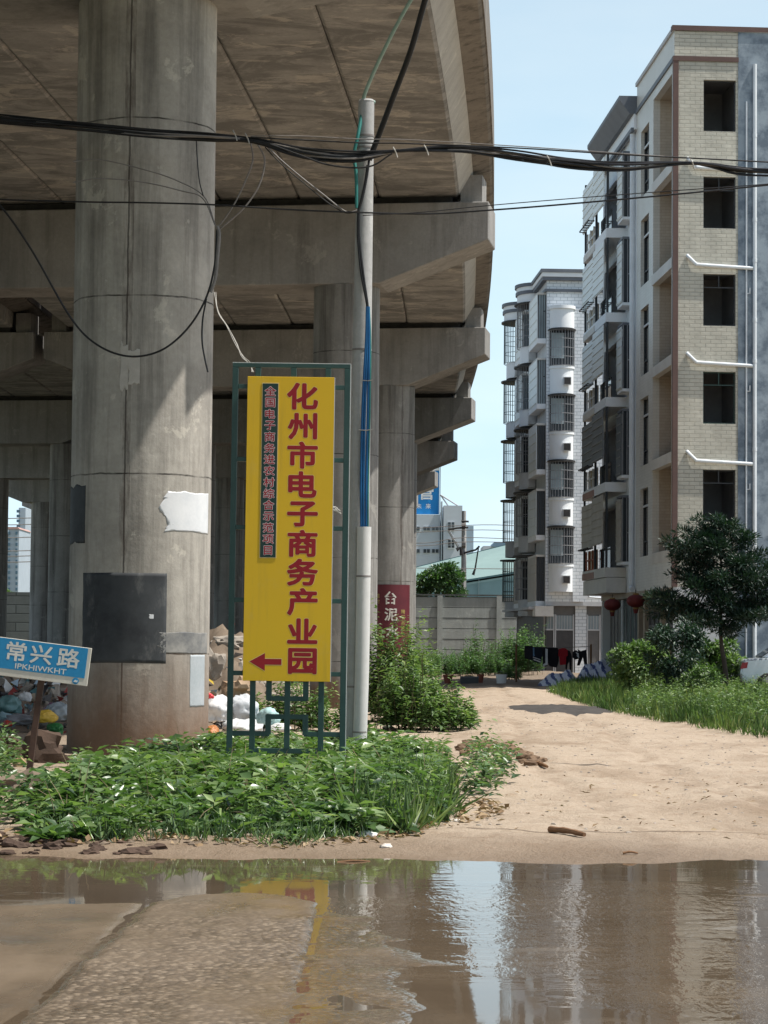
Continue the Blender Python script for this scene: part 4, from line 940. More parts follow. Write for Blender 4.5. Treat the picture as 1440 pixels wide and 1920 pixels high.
# ground floor with canopy slabs and doors
MB().fbox(FCF, 0.0, 6, -1.2, 0.0, 3.2, 3.398).build('overhang', M_GWALL, bC)
MB().fbox(FCL, 0.2, 12.9, 0.003, 0.75, 3.02, 3.15).build('canopy', M_GWALL, bC)
MB().fbox(FCF, -0.5, 0.36, -0.8, 0.25, 2.7, 3.18).build('canopy', M_SLABW, bC)
wall(FCF, 0.0, 6, -.3, 3.2, [], -0.35).build('ground_floor_wall', M_PANEL, bC)
wall(FCL, 0.0, 13, -.3, 3.02, [], -0.05).build('ground_floor_wall', M_PANEL, bC)
MB().fbox(FCF, 1.45, 1.98, -0.34, -0.25, -.3, 3.2).build('tiled_pier', M_WTILE, bC)
for u0, u1, mm in ((0.02, 0.42, M_DDOOR), (0.55, 1.35, M_DDOOR), (2.05, 2.6, M_PANEL)):
    d_ = MB().fbox(FCF, u0, u1, -0.34, -0.30, -.2, 2.05).build('door', mm, bC)
    MB().fbox(FCF, u0, u1, -0.34, -0.31, 2.12, 2.75).build('fanlight', M_PGLASS, d_)
    fr = MB()
    for q in range(int((u1 - u0) / .13) + 1): fr.fbox(FCF, u0 + q * .13, u0 + q * .13 + .02, -0.305, -0.28, 2.12, 2.75)
    fr.fbox(FCF, u0, u1, -.305, -.27, 2.05, 2.12); fr.fbox(FCF, u0 - .05, u0, -.335, -.26, -.2, 2.8); fr.fbox(FCF, u1, u1 + .05, -.335, -.26, -.2, 2.8); fr.build('door_frame', M_GWALL, d_)
MB().tube([FCF.p(2.05, .12, 4.35), FCF.p(2.05, .12, 3.62), FCF.p(2.6, .12, 3.58)], 0.05, 10).build('drain_pipe', M_PVC, bC, smooth=True)
settle(bC)
# --- red lanterns under the overhang
M_LAN = pm('red lantern cloth', (0.15, 0.022, 0.02), (0.10, 0.016, 0.016), 3, 0.6, 0.05)
M_GOLD = pm('tarnished gold trim', (0.28, 0.17, 0.05), None, 3, 0.5, 0.0)
def lantern(px, py, Y, r, label):
    c = at(px, py, Y); root = thing('lantern', label, 'lantern', tuple(c), 'red lanterns under the overhang')
    prof = [(0.12 * r, .72 * r)] + [(r * (math.cos(q) * 0.96 + .04) * (1 + .02 * (i % 2)), .72 * r * math.sin(q)) for i, q in enumerate(np.linspace(1.35, -1.35, 15))] + [(0.12 * r, -.72 * r)]
    MB().lathe(prof[::-1], n=28).build('body', M_LAN, root, smooth=True, ang=1.2)
    MB().lathe([(.34 * r, .70 * r), (.34 * r, .84 * r)], n=18).build('collar', M_GOLD, root); MB().lathe([(.34 * r, -.86 * r), (.34 * r, -.70 * r)], n=18).build('collar', M_GOLD, root)
    MB().lathe([(.2 * r, -1.35 * r), (.3 * r, -.87 * r)], n=14).build('tassel', M_LAN, root); MB().tube([(0, 0, .8 * r), (0, 0, 1.25 * r)], .012, 6).build('cord', M_BLACK, root)
lantern(1148, 1134, 83.5, 0.30, 'red lantern fully in view, farther of the two under the overhang')
lantern(1192, 1127, 79.5, 0.31, 'red lantern partly behind the tree, nearer of the two under the overhang')
# ------------------------------------------------------------------ walls and buildings beyond
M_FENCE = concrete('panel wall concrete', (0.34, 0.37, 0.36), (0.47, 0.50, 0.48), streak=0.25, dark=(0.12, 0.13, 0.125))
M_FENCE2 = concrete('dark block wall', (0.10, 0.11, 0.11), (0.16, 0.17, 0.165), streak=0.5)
WY = 131.0
xa, xb = at(700, 1150, WY).x - 1.0, at(1120, 1150, WY).x
zt = at(880, 1119, WY).z
FW = Fr((xa, WY), (1, 0.0))
wl = thing('panel_wall', 'pale concrete panel wall with posts closing off the end of the dirt road', 'wall', (xa, WY, 0))
ps = [at(825, 1150, WY).x - xa, at(936, 1150, WY).x - xa]; dp = ps[1] - ps[0]
P = [ps[0] - dp * k for k in (1, )] + ps + [ps[1] + dp, ps[1] + 2 * dp]
for a, c in zip(P[:-1], P[1:]):
    n_ = 7; hh = (zt + .15) / n_
    for j in range(n_):
        MB().fbox(FW, a + .14, c - .14, -0.05, 0.0 + 0.012 * ((j * 3) % 2), j * hh - .15, (j + 1) * hh - .15 - .035).build('wall_panel', M_FENCE, wl)
MB().fbox(FW, P[0], P[-1], 0.02 - .16, -0.055, -.2, zt).build('added_backing_slab', M_FENCE2, wl)  # added behind the panels so no light shows through the gaps
for a in P: MB().fbox(FW, a - .15, a + .15, -0.12, 0.10, -.2, zt + 0.05).build('post', M_FENCE, wl)
MB().fbox(FW, P[0], P[-1], -0.10, 0.06, zt + .052, zt + .13).build('coping', M_FENCE2, wl)
settle(wl)
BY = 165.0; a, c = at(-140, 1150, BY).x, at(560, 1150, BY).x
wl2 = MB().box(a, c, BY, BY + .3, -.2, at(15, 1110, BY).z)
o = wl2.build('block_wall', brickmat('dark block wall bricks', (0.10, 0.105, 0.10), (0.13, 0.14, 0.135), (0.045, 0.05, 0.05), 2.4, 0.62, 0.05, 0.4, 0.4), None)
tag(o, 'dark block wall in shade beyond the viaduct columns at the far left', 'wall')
# factory block with billboard
M_FAC = pm('pale grey factory paint', (0.46, 0.49, 0.52), (0.42, 0.45, 0.48), 0.12, 0.7, 0.0)
FY = 262.0; K = FY / FPX
def bxy(px0, px1, py0, py1, Y0, Y1): 
    a, c = at(px0, py1, Y0), at(px1, py0, Y0); return MB().box(a.x, c.x, Y0, Y1, a.z, c.z)
fb = thing('factory_building', 'pale grey factory block with small square windows behind the panel wall', 'building', (at(825, 1100, FY).x, FY, 0))
bxy(700, 825, 965, 1190, FY, FY + 30).build('wing', M_FAC, fb); bxy(830, 867, 948, 1190, FY - 1, FY + 30).build('tower', M_FAC, fb)
bxy(867.5, 888, 986, 1190, FY + 6, FY + 30).build('rear_block', pm('glazed wall', (0.30, 0.38, 0.44), None, 0.2, 0.4, 0.0), fb)
bxy(825.2, 829.8, 940, 1190, FY - .6, FY + 1).build('corner_pier', M_GRYPAINT, fb)
for py in (991, 1033):
    for px in (781, 800, 816):
        f = bxy(px - 6.5, px + 6.5, py - 4, py + 4, FY - .12, FY - .02).build('window', M_WFRAME, fb)
        bxy(px - 6, px - .5, py - 3.5, py + 3.5, FY - .16, FY - .122).build('pane', M_GLASS, f); bxy(px + .5, px + 6, py - 3.5, py + 3.5, FY - .16, FY - .122).build('pane', M_GLASS, f)
for py in (987, 1020):
    f = bxy(839, 853, py - 9, py + 9, FY - 1.12, FY - 1.02).build('window', M_WFRAME, fb)
    for dx in (-6, .8):
        for dy in (-8, -3, 2.5): bxy(846 + dx, 846 + dx + 5.2, py + dy, py + dy + 4.4, FY - 1.16, FY - 1.122).build('pane', M_GLASS, f)
settle(fb)
M_BILL = pm('blue billboard', (0.012, 0.20, 0.50), (0.014, 0.22, 0.54), 0.2, 0.5, 0.0)
bl = thing('billboard', 'blue rooftop billboard with white characters on the factory block', 'billboard', (at(800, 965, FY).x, FY + 1, at(800, 965, FY).z))
bxy(690, 824, 866, 963, FY + 1, FY + 1.4).build('board', M_BILL, bl)
bxy(806, 823.5, 867, 882, FY + .9, FY + .96).build('white_panel', M_WHITE, bl)
mb = MB(); q = at(799, 922, FY + .9); put_text(mb, '管', q.x, FY + .92, q.z, 30 * K * 1.05, bold=0.02)
for ch, px in (('未', 785.5), ('来', 803)): q = at(px, 949, FY + .9); put_text(mb, ch, q.x, FY + .92, q.z, 10.5 * K, bold=0.015)
mb.build('lettering', M_WHITE, bl)
for p0, p1 in (((826, 928), (840, 948)), ((826, 928), (858, 948))): MB().tube([at(*p0, FY), at(*p1, FY)], .08, 6).build('brace', M_BARS, bl)
bxy(824.2, 826.2, 864, 966, FY + .8, FY + 1.2).build('mast', M_FRAME, bl)
settle(bl)
# long workshop with a pale green pitched roof
M_GRF = pm('pale green sheet roof', (0.22, 0.31, 0.285), (0.20, 0.285, 0.265), 0.08, 0.6, 0.0)
M_GWL = pm('pale teal sheet wall', (0.19, 0.29, 0.315), (0.17, 0.265, 0.29), 0.1, 0.6, 0.0)
WHY = 205.0
wh_ = thing('workshop', 'long low workshop with a pale green sheet roof behind the wall', 'building', (at(900, 1100, WHY).x, WHY, 0))
mb = MB(); pr = [at(720, 1079, 235), at(1010, 1007, 235), at(1010, 1066, WHY), at(720, 1112, WHY)]
mb.prism(pr, (0, 0, -0.25)); mb.build('roof', M_GRF, wh_)
mb = MB(); mb.prism([at(720, 1114, WHY) , at(1010, 1068.5, WHY), at(1010, 1200, WHY), at(720, 1200, WHY)], (0, 1.0, 0)); mb.build('wall', M_GWL, wh_)
mb = MB(); mb.prism([at(720, 1111, WHY - .3), at(1010, 1065, WHY - .3), at(1010, 1068, WHY - .3), at(720, 1114.5, WHY - .3)], (0, .25, 0)); mb.build('gutter', pm('teal gutter', (0.07, 0.14, 0.16), None, 1, .6, 0), wh_)
mb = MB(); mb.prism([at(720, 1077.5, 235.2), at(1010, 1005.5, 235.2), at(1010, 1007.5, 235.2), at(720, 1079.5, 235.2)], (0, .3, 0)); mb.build('ridge', pm('teal ridge', (0.10, 0.19, 0.2), None, 1, .6, 0), wh_)
bxy(897, 898, 1085, 1200, WHY - .35, WHY - .05).build('downpipe', M_GRYPAINT, wh_)
settle(wh_)
HY = 420.0
hs = thing('house', 'distant small pale house with a blue sheet roof just over the workshop', 'building', (at(940, 1020, HY).x, HY, 0))
bxy(905, 960, 1024, 1190, HY, HY + 12).build('wall', M_FAC, hs)
mb = MB(); mb.prism([at(921, 1025, HY - .6), at(927, 1016, HY - .6), at(953, 1016, HY - .6), at(962, 1025, HY - .6)], (0, 13, 0)); mb.build('roof', pm('blue sheet roof', (0.16, 0.24, 0.32), None, .2, .6, 0), hs)
settle(hs)
# tower blocks far left
M_TOW = pm('pale tower paint', (0.36, 0.41, 0.46), (0.33, 0.38, 0.43), 0.05, 0.8, 0.0)
M_TROOF = pm('pinkish roof tile', (0.42, 0.27, 0.24), None, 0.1, .8, 0)
M_TGL = pm('bluish balcony shade', (0.085, 0.15, 0.20), None, .2, .5, 0)
TY = 640.0
for (x0, x1, yt, lab) in ((12, 36, 992, 'distant pale apartment tower with a pinkish roof, seen whole under the far viaduct end'), (-40, 11, 1003, 'distant pale apartment tower cut by the left edge of the view')):
    tw = thing('apartment_tower', lab, 'building', (at((x0 + x1) / 2, 1100, TY).x, TY, 0), 'distant apartment towers')
    bxy(x0, x1, yt, 1192, TY, TY + 20).build('wall', M_TOW, tw)
    mb = MB(); mb.prism([at(x0 - 1, yt, TY - .5), at(x0 + 3, yt - 4, TY - .5), at(x1 - 3, yt - 4, TY - .5), at(x1 + 1, yt, TY - .5)], (0, 21, 0)); mb.build('roof', M_TROOF, tw)
    for k in range(14):
        y = yt + 5 + k * 10.5
        for px in ((x0 + 3, x1 - 7) if x1 - x0 < 40 else (x0 + 12, x0 + 28, x1 - 6)):
            bxy(px, px + 3.5, y, y + 5.5, TY - .5, TY - .05).build('balcony', M_TGL, tw)
    settle(tw)
tw = thing('apartment_tower', 'distant darker blue tower sliver right against the last viaduct column at far left', 'building', (at(34, 1100, 700).x, 700, 0), 'distant apartment towers')
bxy(31, 48, 952, 1192, 700, 715).build('wall', M_TOW, tw)
for k in range(20): bxy(31, 37, 956 + k * 9, 961 + k * 9, 699.3, 699.9).build('balcony', M_TGL, tw)
settle(tw)
# utility pole beyond the wall
UY = 141.0; up = thing('utility_pole', 'farther concrete pole with cross arms and a lamp arm beyond the panel wall', 'pole', (at(869, 1180, UY).x, UY, 0), 'utility poles')
MB().tube([at(869, 1195, UY), at(870, 958, UY)], [.19, .13], 14).build('shaft', M_POLE, up, smooth=True)
for P in ([(840, 993), (858, 990), (878, 989)], [(862, 1040), (880, 1034), (892, 1031), (899, 1024)], [(865, 977), (879, 978)]):
    MB().tube([at(a, b, UY - .2) for a, b in P], .06, 6).build('cross_arm', M_IRON, up)
MB().tube([at(842, 996, UY - .2), at(861, 1028, UY - .2)], .08, 8).build('lamp_arm', M_WHITE, up)
MB().tube([at(856, 1031, UY - .2), at(864, 1027, UY - .2), at(866, 1040, UY - .2)], .13, 8).build('lamp_head', M_IRON, up)
MB().tube([at(897, 1028, UY - .2), at(891, 1066, UY - .2), at(887, 1078, UY - .2)], [.04, .05, .09], 8).build('insulator', M_IRON, up)
for py in (1022, 1076, 985): MB().tube([at(865.5, py, UY - .15), at(873, py, UY - .15)], .16, 10).build('steel_band', M_GREYC, up)
settle(up)
for k, (P, lab) in enumerate([(((560, 1008), (871, 985), (1010, 988)), 'topmost'), (((560, 1012), (871, 994), (1010, 999)), 'second'), (((700, 1016), (800, 1018), (871, 1008), (1010, 1013)), 'third'), (((700, 1022), (800, 1023), (871, 1016), (1010, 1018)), 'fourth'), (((700, 1064), (871, 1066), (1010, 1067)), 'lowest')]):
    tag(MB().tube(catmull([at(a, b, UY - .3) for a, b in P], 6), .022, 5).build('power_line', M_GREYC), lab + ' of the thin power lines at the far pole beyond the wall', 'cable', 'power lines at the far pole')
for k, py in enumerate((971, 983, 1007, 1032, 1042, 1053)):
    tag(MB().tube(catmull([at(-60, py, 240), at(20, py + 1, 240), at(90, py - 1, 240)], 4), .05, 5).build('power_line', M_GREYC), ('highest', 'second', 'third', 'fourth', 'fifth', 'lowest')[k] + ' of the faint power lines before the far left towers', 'cable', 'power lines before the far left towers')
# ------------------------------------------------------------------ foliage materials
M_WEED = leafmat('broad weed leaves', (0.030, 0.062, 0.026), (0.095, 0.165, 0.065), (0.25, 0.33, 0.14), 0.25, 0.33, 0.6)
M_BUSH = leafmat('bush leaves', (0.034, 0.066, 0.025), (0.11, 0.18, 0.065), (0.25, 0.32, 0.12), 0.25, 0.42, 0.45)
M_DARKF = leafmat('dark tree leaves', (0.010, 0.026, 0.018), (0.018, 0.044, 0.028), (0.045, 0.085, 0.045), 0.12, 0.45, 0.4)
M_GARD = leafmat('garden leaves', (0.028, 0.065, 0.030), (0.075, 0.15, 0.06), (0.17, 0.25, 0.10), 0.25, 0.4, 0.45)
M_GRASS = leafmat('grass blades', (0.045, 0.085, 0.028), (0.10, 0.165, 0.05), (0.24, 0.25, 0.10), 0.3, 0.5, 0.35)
M_DRY = leafmat('dead leaves', (0.16, 0.10, 0.055), (0.27, 0.19, 0.11), (0.42, 0.33, 0.22), 0.05, 0.8, 0.2)
M_STEM = pm('green brown stems', (0.10, 0.10, 0.045), (0.07, 0.06, 0.03), 6, 0.8, 0.1)
M_BARK = pm('dark bark', (0.045, 0.035, 0.028), (0.07, 0.055, 0.045), 8, 0.9, 0.4, stretch=(1, 1, .3))
def inpoly(x, y, P):
    c = np.zeros(len(x), bool); n = len(P)
    for i in range(n):
        x1, y1 = P[i]; x2, y2 = P[(i + 1) % n]
        m = ((y1 > y) != (y2 > y)) & (x < (x2 - x1) * (y - y1) / (y2 - y1 + 1e-12) + x1); c ^= m
    return c
def scatter(pxpoly, dens):
    P = [(q.x, q.y) for q in (gp(*p) for p in pxpoly)]
    xs = [p[0] for p in P]; ys_ = [p[1] for p in P]
    n = int((max(xs) - min(xs)) * (max(ys_) - min(ys_)) * dens)
    x = rng.uniform(min(xs), max(xs), n); y = rng.uniform(min(ys_), max(ys_), n); k = inpoly(x, y, P)
    return x[k], y[k]
def clump(x, y, s=1.0, seed=0.0):
    return np.array([mnoise.noise(Vector((a * s, b * s, seed))) for a, b in zip(x, y)])
def weeds(name, x, y, h, m, nleaf=13, L=(0.07, 0.13), wr=0.5, tint_bias=0.0):
    """leafy plants: leaves spiralling up short stems"""
    n = len(x); z0 = np.array([gh(a, b) for a, b in zip(x, y)])
    lean = rng.normal(0, 0.16, (n, 2)); tb = rng.normal(0, 0.12, n)
    pos, d, nr, LL, WW, T = [], [], [], [], [], []
    for j in range(nleaf):
        f = (j + rng.random(n)) / nleaf; f = 0.15 + 0.85 * f
        ang = j * 2.4 + rng.random(n) * 1.2
        px_ = np.stack([x + lean[:, 0] * h * f, y + lean[:, 1] * h * f, z0 + h * f], 1)
        dd = np.stack([np.cos(ang), np.sin(ang), rng.normal(0.12, 0.35, n)], 1)
        l = rng.uniform(*L, n) * (1.1 - 0.35 * f)
        pos.append(px_); d.append(dd); nr.append(unit(np.stack([rng.normal(0, .35, n), rng.normal(0, .35, n), np.ones(n)], 1))); LL.append(l); WW.append(l * wr * rng.uniform(.8, 1.2, n))
        T.append(0.12 + 0.48 * f + tb + rng.normal(0, .15, n) + tint_bias)  # lower leaves tinted darker, painting the shade between the plants
    return leaf_mesh(name, m, np.concatenate(pos), np.concatenate(d), np.concatenate(nr), np.concatenate(LL), np.concatenate(WW), None, 0.12, 0.15, np.concatenate(T))
def blades(name, x, y, h, m, w=0.010, per=7, bend=0.5):
    n = len(x); z0 = np.array([gh(a, b) for a, b in zip(x, y)]); tn = clump(x, y, .7, 31); pos, d, nr, L, T = [], [], [], [], []
    for j in range(per):
        a = rng.random(n) * 6.283; t_ = np.abs(rng.normal(0.25, bend, n))
        pos.append(np.stack([x + rng.normal(0, .05, n), y + rng.normal(0, .05, n), z0 - .01], 1))
        d.append(np.stack([np.cos(a) * t_, np.sin(a) * t_, np.ones(n)], 1)); nr.append(rand_dirs(n, 0)); L.append(h * rng.uniform(.5, 1.15, n)); T.append(.42 + .22 * rng.normal(0, 1, n) + .5 * tn)
    L = np.concatenate(L)
    return leaf_mesh(name, m, np.concatenate(pos), np.concatenate(d), np.concatenate(nr), L, w * (0.7 + L), None, 0.0, 0.12, np.concatenate(T))
WP = [(62, 1530), (112, 1512), (135, 1482), (235, 1452), (330, 1440), (400, 1430), (560, 1428), (700, 1416), (790, 1426), (835, 1450), (848, 1478), (842, 1520), (826, 1550), (760, 1574), (650, 1578), (560, 1592), (440, 1586), (300, 1582), (180, 1590), (60, 1592), (30, 1560)]
x, y = scatter(WP, 50)
h = 0.24 + 0.22 * clump(x, y, 1.4, 3) + 0.18 * rng.random(len(x)) ** 2 - 0.004 * (y - 20)
edge = np.clip((y - 17.7 + 1.3 * clump(x, y, 1.2, 17)) / 2.4, 0.2, 1); h = h * edge
keep = (clump(x, y, 1.7, 8) > -0.22) & (clump(x, y, 3.4, 12) > -0.48)
gz = np.array([gh(a, b_) for a, b_ in zip(x, y)])
h = np.where(y < 26.6, np.minimum(h, 1.59 - 229 * y / 4400 - gz + .14 * rng.random(len(x)) ** 3), np.minimum(h, .36)); h = np.maximum(h, .06)
sp = clump(x, y, .8, 21) + .25 * rng.normal(0, 1, len(x))
k1 = keep & (sp < .12); k2 = keep & (sp >= .12)
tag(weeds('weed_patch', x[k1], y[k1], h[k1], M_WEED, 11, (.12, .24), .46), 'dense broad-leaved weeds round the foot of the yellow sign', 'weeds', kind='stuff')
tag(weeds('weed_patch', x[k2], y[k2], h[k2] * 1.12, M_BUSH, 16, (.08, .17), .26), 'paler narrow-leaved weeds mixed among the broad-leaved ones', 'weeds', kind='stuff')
k3 = rng.choice(len(x), 90, replace=False); mb = MB()
for i in k3:
    b0 = Vector((x[i], y[i], gz[i])); e = Vector((rng.normal(0, .14), rng.normal(0, .1), h[i] + .06 + .14 * rng.random())); mb.tube([b0, b0 + e * .6 + Vector((0, 0, .03)), b0 + e], [.005, .004, .002], 4)
tag(mb.build('dry_stems', pm('dry stems', (.34, .27, .17), (.22, .17, .10), 6, .9, 0)), 'thin dry stems poking out of the weeds', 'dry stems', kind='stuff')
x, y = scatter([(640, 1560), (700, 1500), (790, 1480), (845, 1500), (838, 1550), (760, 1576)], 60)
o = blades('grass', x, y, 0.25 + 0.18 * rng.random(len(x)), M_BUSH, 0.020, 9, 0.7); tag(o, 'spiky grass tuft at the right end of the weeds', 'grass', kind='stuff')
x, y = scatter([(865, 1508), (900, 1512), (955, 1500), (978, 1478), (965, 1455), (915, 1440), (870, 1452)], 20)
o = weeds('weed_patch', x, y, 0.28 + 0.12 * rng.random(len(x)), M_WEED, 11); tag(o, 'small outlying clump of weeds at the right end of the weed patch', 'weeds', kind='stuff')
x, y = scatter([(-60, 1500), (0, 1500), (45, 1470), (20, 1420), (-60, 1430)], 22)
o = weeds('weed_patch', x, y, 0.25 + 0.15 * rng.random(len(x)), M_WEED, 10); tag(o, 'sparse weeds at the left edge under the street sign', 'weeds', kind='stuff')
x, y = scatter([(-60, 1575), (0, 1570), (60, 1560), (60, 1530), (-60, 1530)], 30)
o = weeds('weed_patch', x, y, 0.2 + 0.15 * rng.random(len(x)), M_WEED, 10, tint_bias=-.2); tag(o, 'dark low weeds by the water at the left edge', 'weeds', kind='stuff')
x, y = scatter([(110, 1592), (60, 1560), (160, 1540), (400, 1530), (700, 1540), (850, 1530), (838, 1556), (700, 1580), (560, 1597), (300, 1590)], 60)
o = blades('grass', x, y, 0.13 + 0.12 * rng.random(len(x)) ** 2, M_WEED, 0.014, 6, 0.8); tag(o, 'thin grass fringe along the front of the weed patch', 'grass', kind='stuff')
# verge on the right of the dirt road
VP_ = [(1440, 1397), (1300, 1371), (1200, 1352), (1100, 1328), (1030, 1303), (1075, 1288), (1160, 1291), (1300, 1292), (1520, 1296), (1640, 1420)]
x, y = scatter(VP_, 42)
d_ = clump(x, y, 0.35, 2); k = rng.random(len(x)) < 0.75 + d_
x, y = x[k], y[k]
o = blades('grass', x, y, 0.17 + 0.22 * rng.random(len(x)) ** 1.5 + .16 * clump(x, y, .6, 4) + 0.012 * np.maximum(0, x - 6.5) * 3, M_GRASS, 0.022, 7, 0.45); tag(o, 'tall sunlit grass verge on the right of the dirt road', 'grass', kind='stuff')
x, y = scatter([(1180, 1350), (1440, 1385), (1540, 1340), (1440, 1300), (1200, 1300)], 7)
o = weeds('weed_patch', x, y, 0.30 + 0.35 * rng.random(len(x)), M_BUSH, 16, (0.06, 0.12), .35); tag(o, 'taller leafy weeds standing in the grass verge', 'weeds', kind='stuff')
# ------------------------------------------------------------------ bushes
def bush(name, label, c, rx, ry, hgt, m, n, L=(0.08, 0.14), wr=0.45, group=None, nclump=26, stems=6, z0=None, cat='bush', tb=0.0, sq=1.0):
    z0 = gh(c[0], c[1]) if z0 is None else z0
    root = thing(name, label, cat, (c[0], c[1], z0), group)
    u = rand_dirs(nclump, 0.25); r = rng.uniform(0.45, 0.95, nclump)[:, None]
    cc = u * r * np.array([rx, ry, hgt * 0.5]); cc[:, 2] += hgt * 0.5; cc[:, 2] = np.maximum(cc[:, 2], 0.12)
    cr = rng.uniform(0.20, 0.38, nclump) * min(rx, hgt * .6) * 1.15
    w_ = cr ** 2; idx = rng.choice(nclump, n, p=w_ / w_.sum())
    dv = rand_dirs(n, 0.35); rr = rng.random(n) ** 0.45
    pos = cc[idx] + dv * (cr[idx] * rr)[:, None] * np.array([1, 1, .8 * sq]); pos[:, 2] = np.maximum(pos[:, 2], .02)
    d = unit(dv + rng.normal(0, .55, (n, 3)) + np.array([0, 0, -.1])); nr = unit(rng.normal(0, .45, (n, 3)) + np.array([0, 0, 1]) + dv * .5)
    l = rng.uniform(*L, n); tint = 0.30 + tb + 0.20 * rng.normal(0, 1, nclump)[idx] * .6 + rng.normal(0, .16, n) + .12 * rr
    leaf_mesh('foliage', m, pos, d, nr, l, l * wr, root, 0.14, 0.15, tint)
    mb = MB()
    for k in range(stems):
        q = cc[k % nchk(nclump)]; mb.tube(catmull([(rng.normal(0, .05), rng.normal(0, .05), -.05), (q[0] * .4, q[1] * .4, q[2] * .55), tuple(q)], 4), [.022] * 9 if False else 0.016, 5)
    mb.build('stem', M_STEM, root)
    return root
def nchk(n): return max(1, n)
def G(px, Y): return (at(px, 1200, Y).x, Y)
def thicket(name, label, c, rx, ry, hgt, m, ns, nleaf, L, wr=.36, group=None, cat='bush', tb=0.0, dome=.65):
    """many leafy upright stems leaning out of one root patch"""
    root = thing(name, label, cat, (c[0], c[1], gh(*c)), group)
    a = rng.random(ns) * 6.283; r = np.sqrt(rng.random(ns)); x = c[0] + rx * r * np.cos(a); y = c[1] + ry * r * np.sin(a)
    h = hgt * (1 - dome * r ** 2) * rng.uniform(.6, 1.08, ns)
    o = weeds('foliage', x, y, h, m, nleaf, L, wr, tb); o.parent = root
    mb = MB()
    for k in range(min(ns, 40)): mb.tube([(x[k], y[k], gh(x[k], y[k]) - .03), (x[k] + rng.normal(0, .03), y[k], gh(x[k], y[k]) + h[k] * .5), (x[k] + rng.normal(0, .05), y[k] + rng.normal(0, .05), gh(x[k], y[k]) + h[k] * .9)], .008, 4)
    mb.build('stem', M_STEM, root); return settle(root)
BG = 'bushes beside the dirt road'
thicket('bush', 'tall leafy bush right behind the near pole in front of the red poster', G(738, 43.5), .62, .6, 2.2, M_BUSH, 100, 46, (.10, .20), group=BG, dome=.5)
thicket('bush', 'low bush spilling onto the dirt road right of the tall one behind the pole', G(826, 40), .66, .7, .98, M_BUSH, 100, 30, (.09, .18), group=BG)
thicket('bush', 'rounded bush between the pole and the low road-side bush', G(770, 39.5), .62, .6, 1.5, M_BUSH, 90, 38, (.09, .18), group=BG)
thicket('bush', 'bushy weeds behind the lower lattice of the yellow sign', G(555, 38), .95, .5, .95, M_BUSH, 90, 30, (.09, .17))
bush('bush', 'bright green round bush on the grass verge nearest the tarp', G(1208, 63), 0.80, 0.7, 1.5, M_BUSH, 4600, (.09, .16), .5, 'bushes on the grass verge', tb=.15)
bush('bush', 'tall bush on the verge left of the tree trunk, leaves darkened for tree shade', G(1268, 61), 0.78, 0.7, 2.05, M_DARKF, 5200, (.08, .14), .42, 'bushes on the grass verge', tb=.15, nclump=34)  # shade of the tree put into this bush's leaf colour
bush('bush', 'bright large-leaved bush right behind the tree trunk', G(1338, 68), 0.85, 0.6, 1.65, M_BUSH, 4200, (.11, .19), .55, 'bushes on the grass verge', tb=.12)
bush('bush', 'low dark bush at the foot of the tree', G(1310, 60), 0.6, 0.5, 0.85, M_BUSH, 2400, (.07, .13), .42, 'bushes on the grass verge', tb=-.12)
# garden plants before the panel wall
GR = 'garden plants before the panel wall'
for (px, Y, rx, hg, n, L, lab, tb) in ((978, 101, .75, 1.95, 2600, (.12, .22), 'dense glossy shrub against the building corner', .05), (946, 103, .55, 1.65, 1600, (.12, .2), 'middle shrub left of the glossy shrub at the building corner', 0),
        (891, 104, .36, 2.05, 700, (.14, .24), 'slim tall shrub standing up before the panel wall', .05), (915, 98, .75, 1.0, 1800, (.1, .17), 'low leafy plants behind the red flower pot', .0), (868, 99, .8, 1.05, 2000, (.1, .17), 'low leafy plants above the grey trough', -.05),
        (822, 97, .85, 1.05, 2200, (.1, .17), 'low leafy plants left of the grey trough', .1), (792, 95, .6, 1.2, 1500, (.1, .18), 'yellowish leafy plants beside the red poster column', .18), (958, 90, .35, .55, 500, (.1, .18), 'small pale plant right of the white bucket', .3)):
    thicket('shrub', lab, G(px, Y), rx * 1.35, .7, hg * 1.15, M_GARD, max(22, int(n / 22)), 30, L, .42, GR, 'plant', tb, .35)
bush('bush', 'rounded green crown far off above the dark block wall at left', G(4, 185), 1.6, 1.2, 5.4, M_BUSH, 2200, (.25, .4), .5, nclump=22, tb=.1)
# ------------------------------------------------------------------ trees
def tufts(cs, rs, n, L, wr, flat, up, m, root, name='crown', tb=0.0):
    cs = np.array(cs); rs = np.array(rs); w_ = rs ** 2; idx = rng.choice(len(cs), n, p=w_ / w_.sum())
    dv = rand_dirs(n, 0.15); rr = rng.random(n) ** 0.5
    pos = cs[idx] + dv * (rs[idx] * rr)[:, None] * np.array([1, 1, flat])
    d = unit(dv + rng.normal(0, .4, (n, 3)) + np.array([0, 0, up])); nr = unit(rng.normal(0, .6, (n, 3)) + np.array([0, 0, 1]))
    l = rng.uniform(*L, n)
    return leaf_mesh(name, m, pos, d, nr, l, l * wr, root, .1, .1, .32 + tb + .2 * rng.normal(0, 1, len(cs))[idx] + rng.normal(0, .15, n))
TYY = 66.0
tb_ = at(1362, 1296, TYY); tree = thing('tree', 'dark layered young tree on the verge in front of the nearest building', 'tree', (tb_.x, TYY, gh(tb_.x, TYY)))
o3 = tree.location
tp = [at(1366, 1300, TYY), at(1359, 1250, TYY), at(1352, 1200, TYY), at(1351, 1130, TYY), at(1352, 1060, TYY), at(1349, 1010, TYY), at(1347, 975, TYY)]
tp = [Vector(p) - o3 for p in tp]; tp[0].z = -.2
MB().tube(catmull(tp, 5), [max(.012, .085 * (1 - k / 31)) for k in range(31)], 10).build('trunk', M_BARK, tree, smooth=True)
cs, rs = [], []; lim = MB()
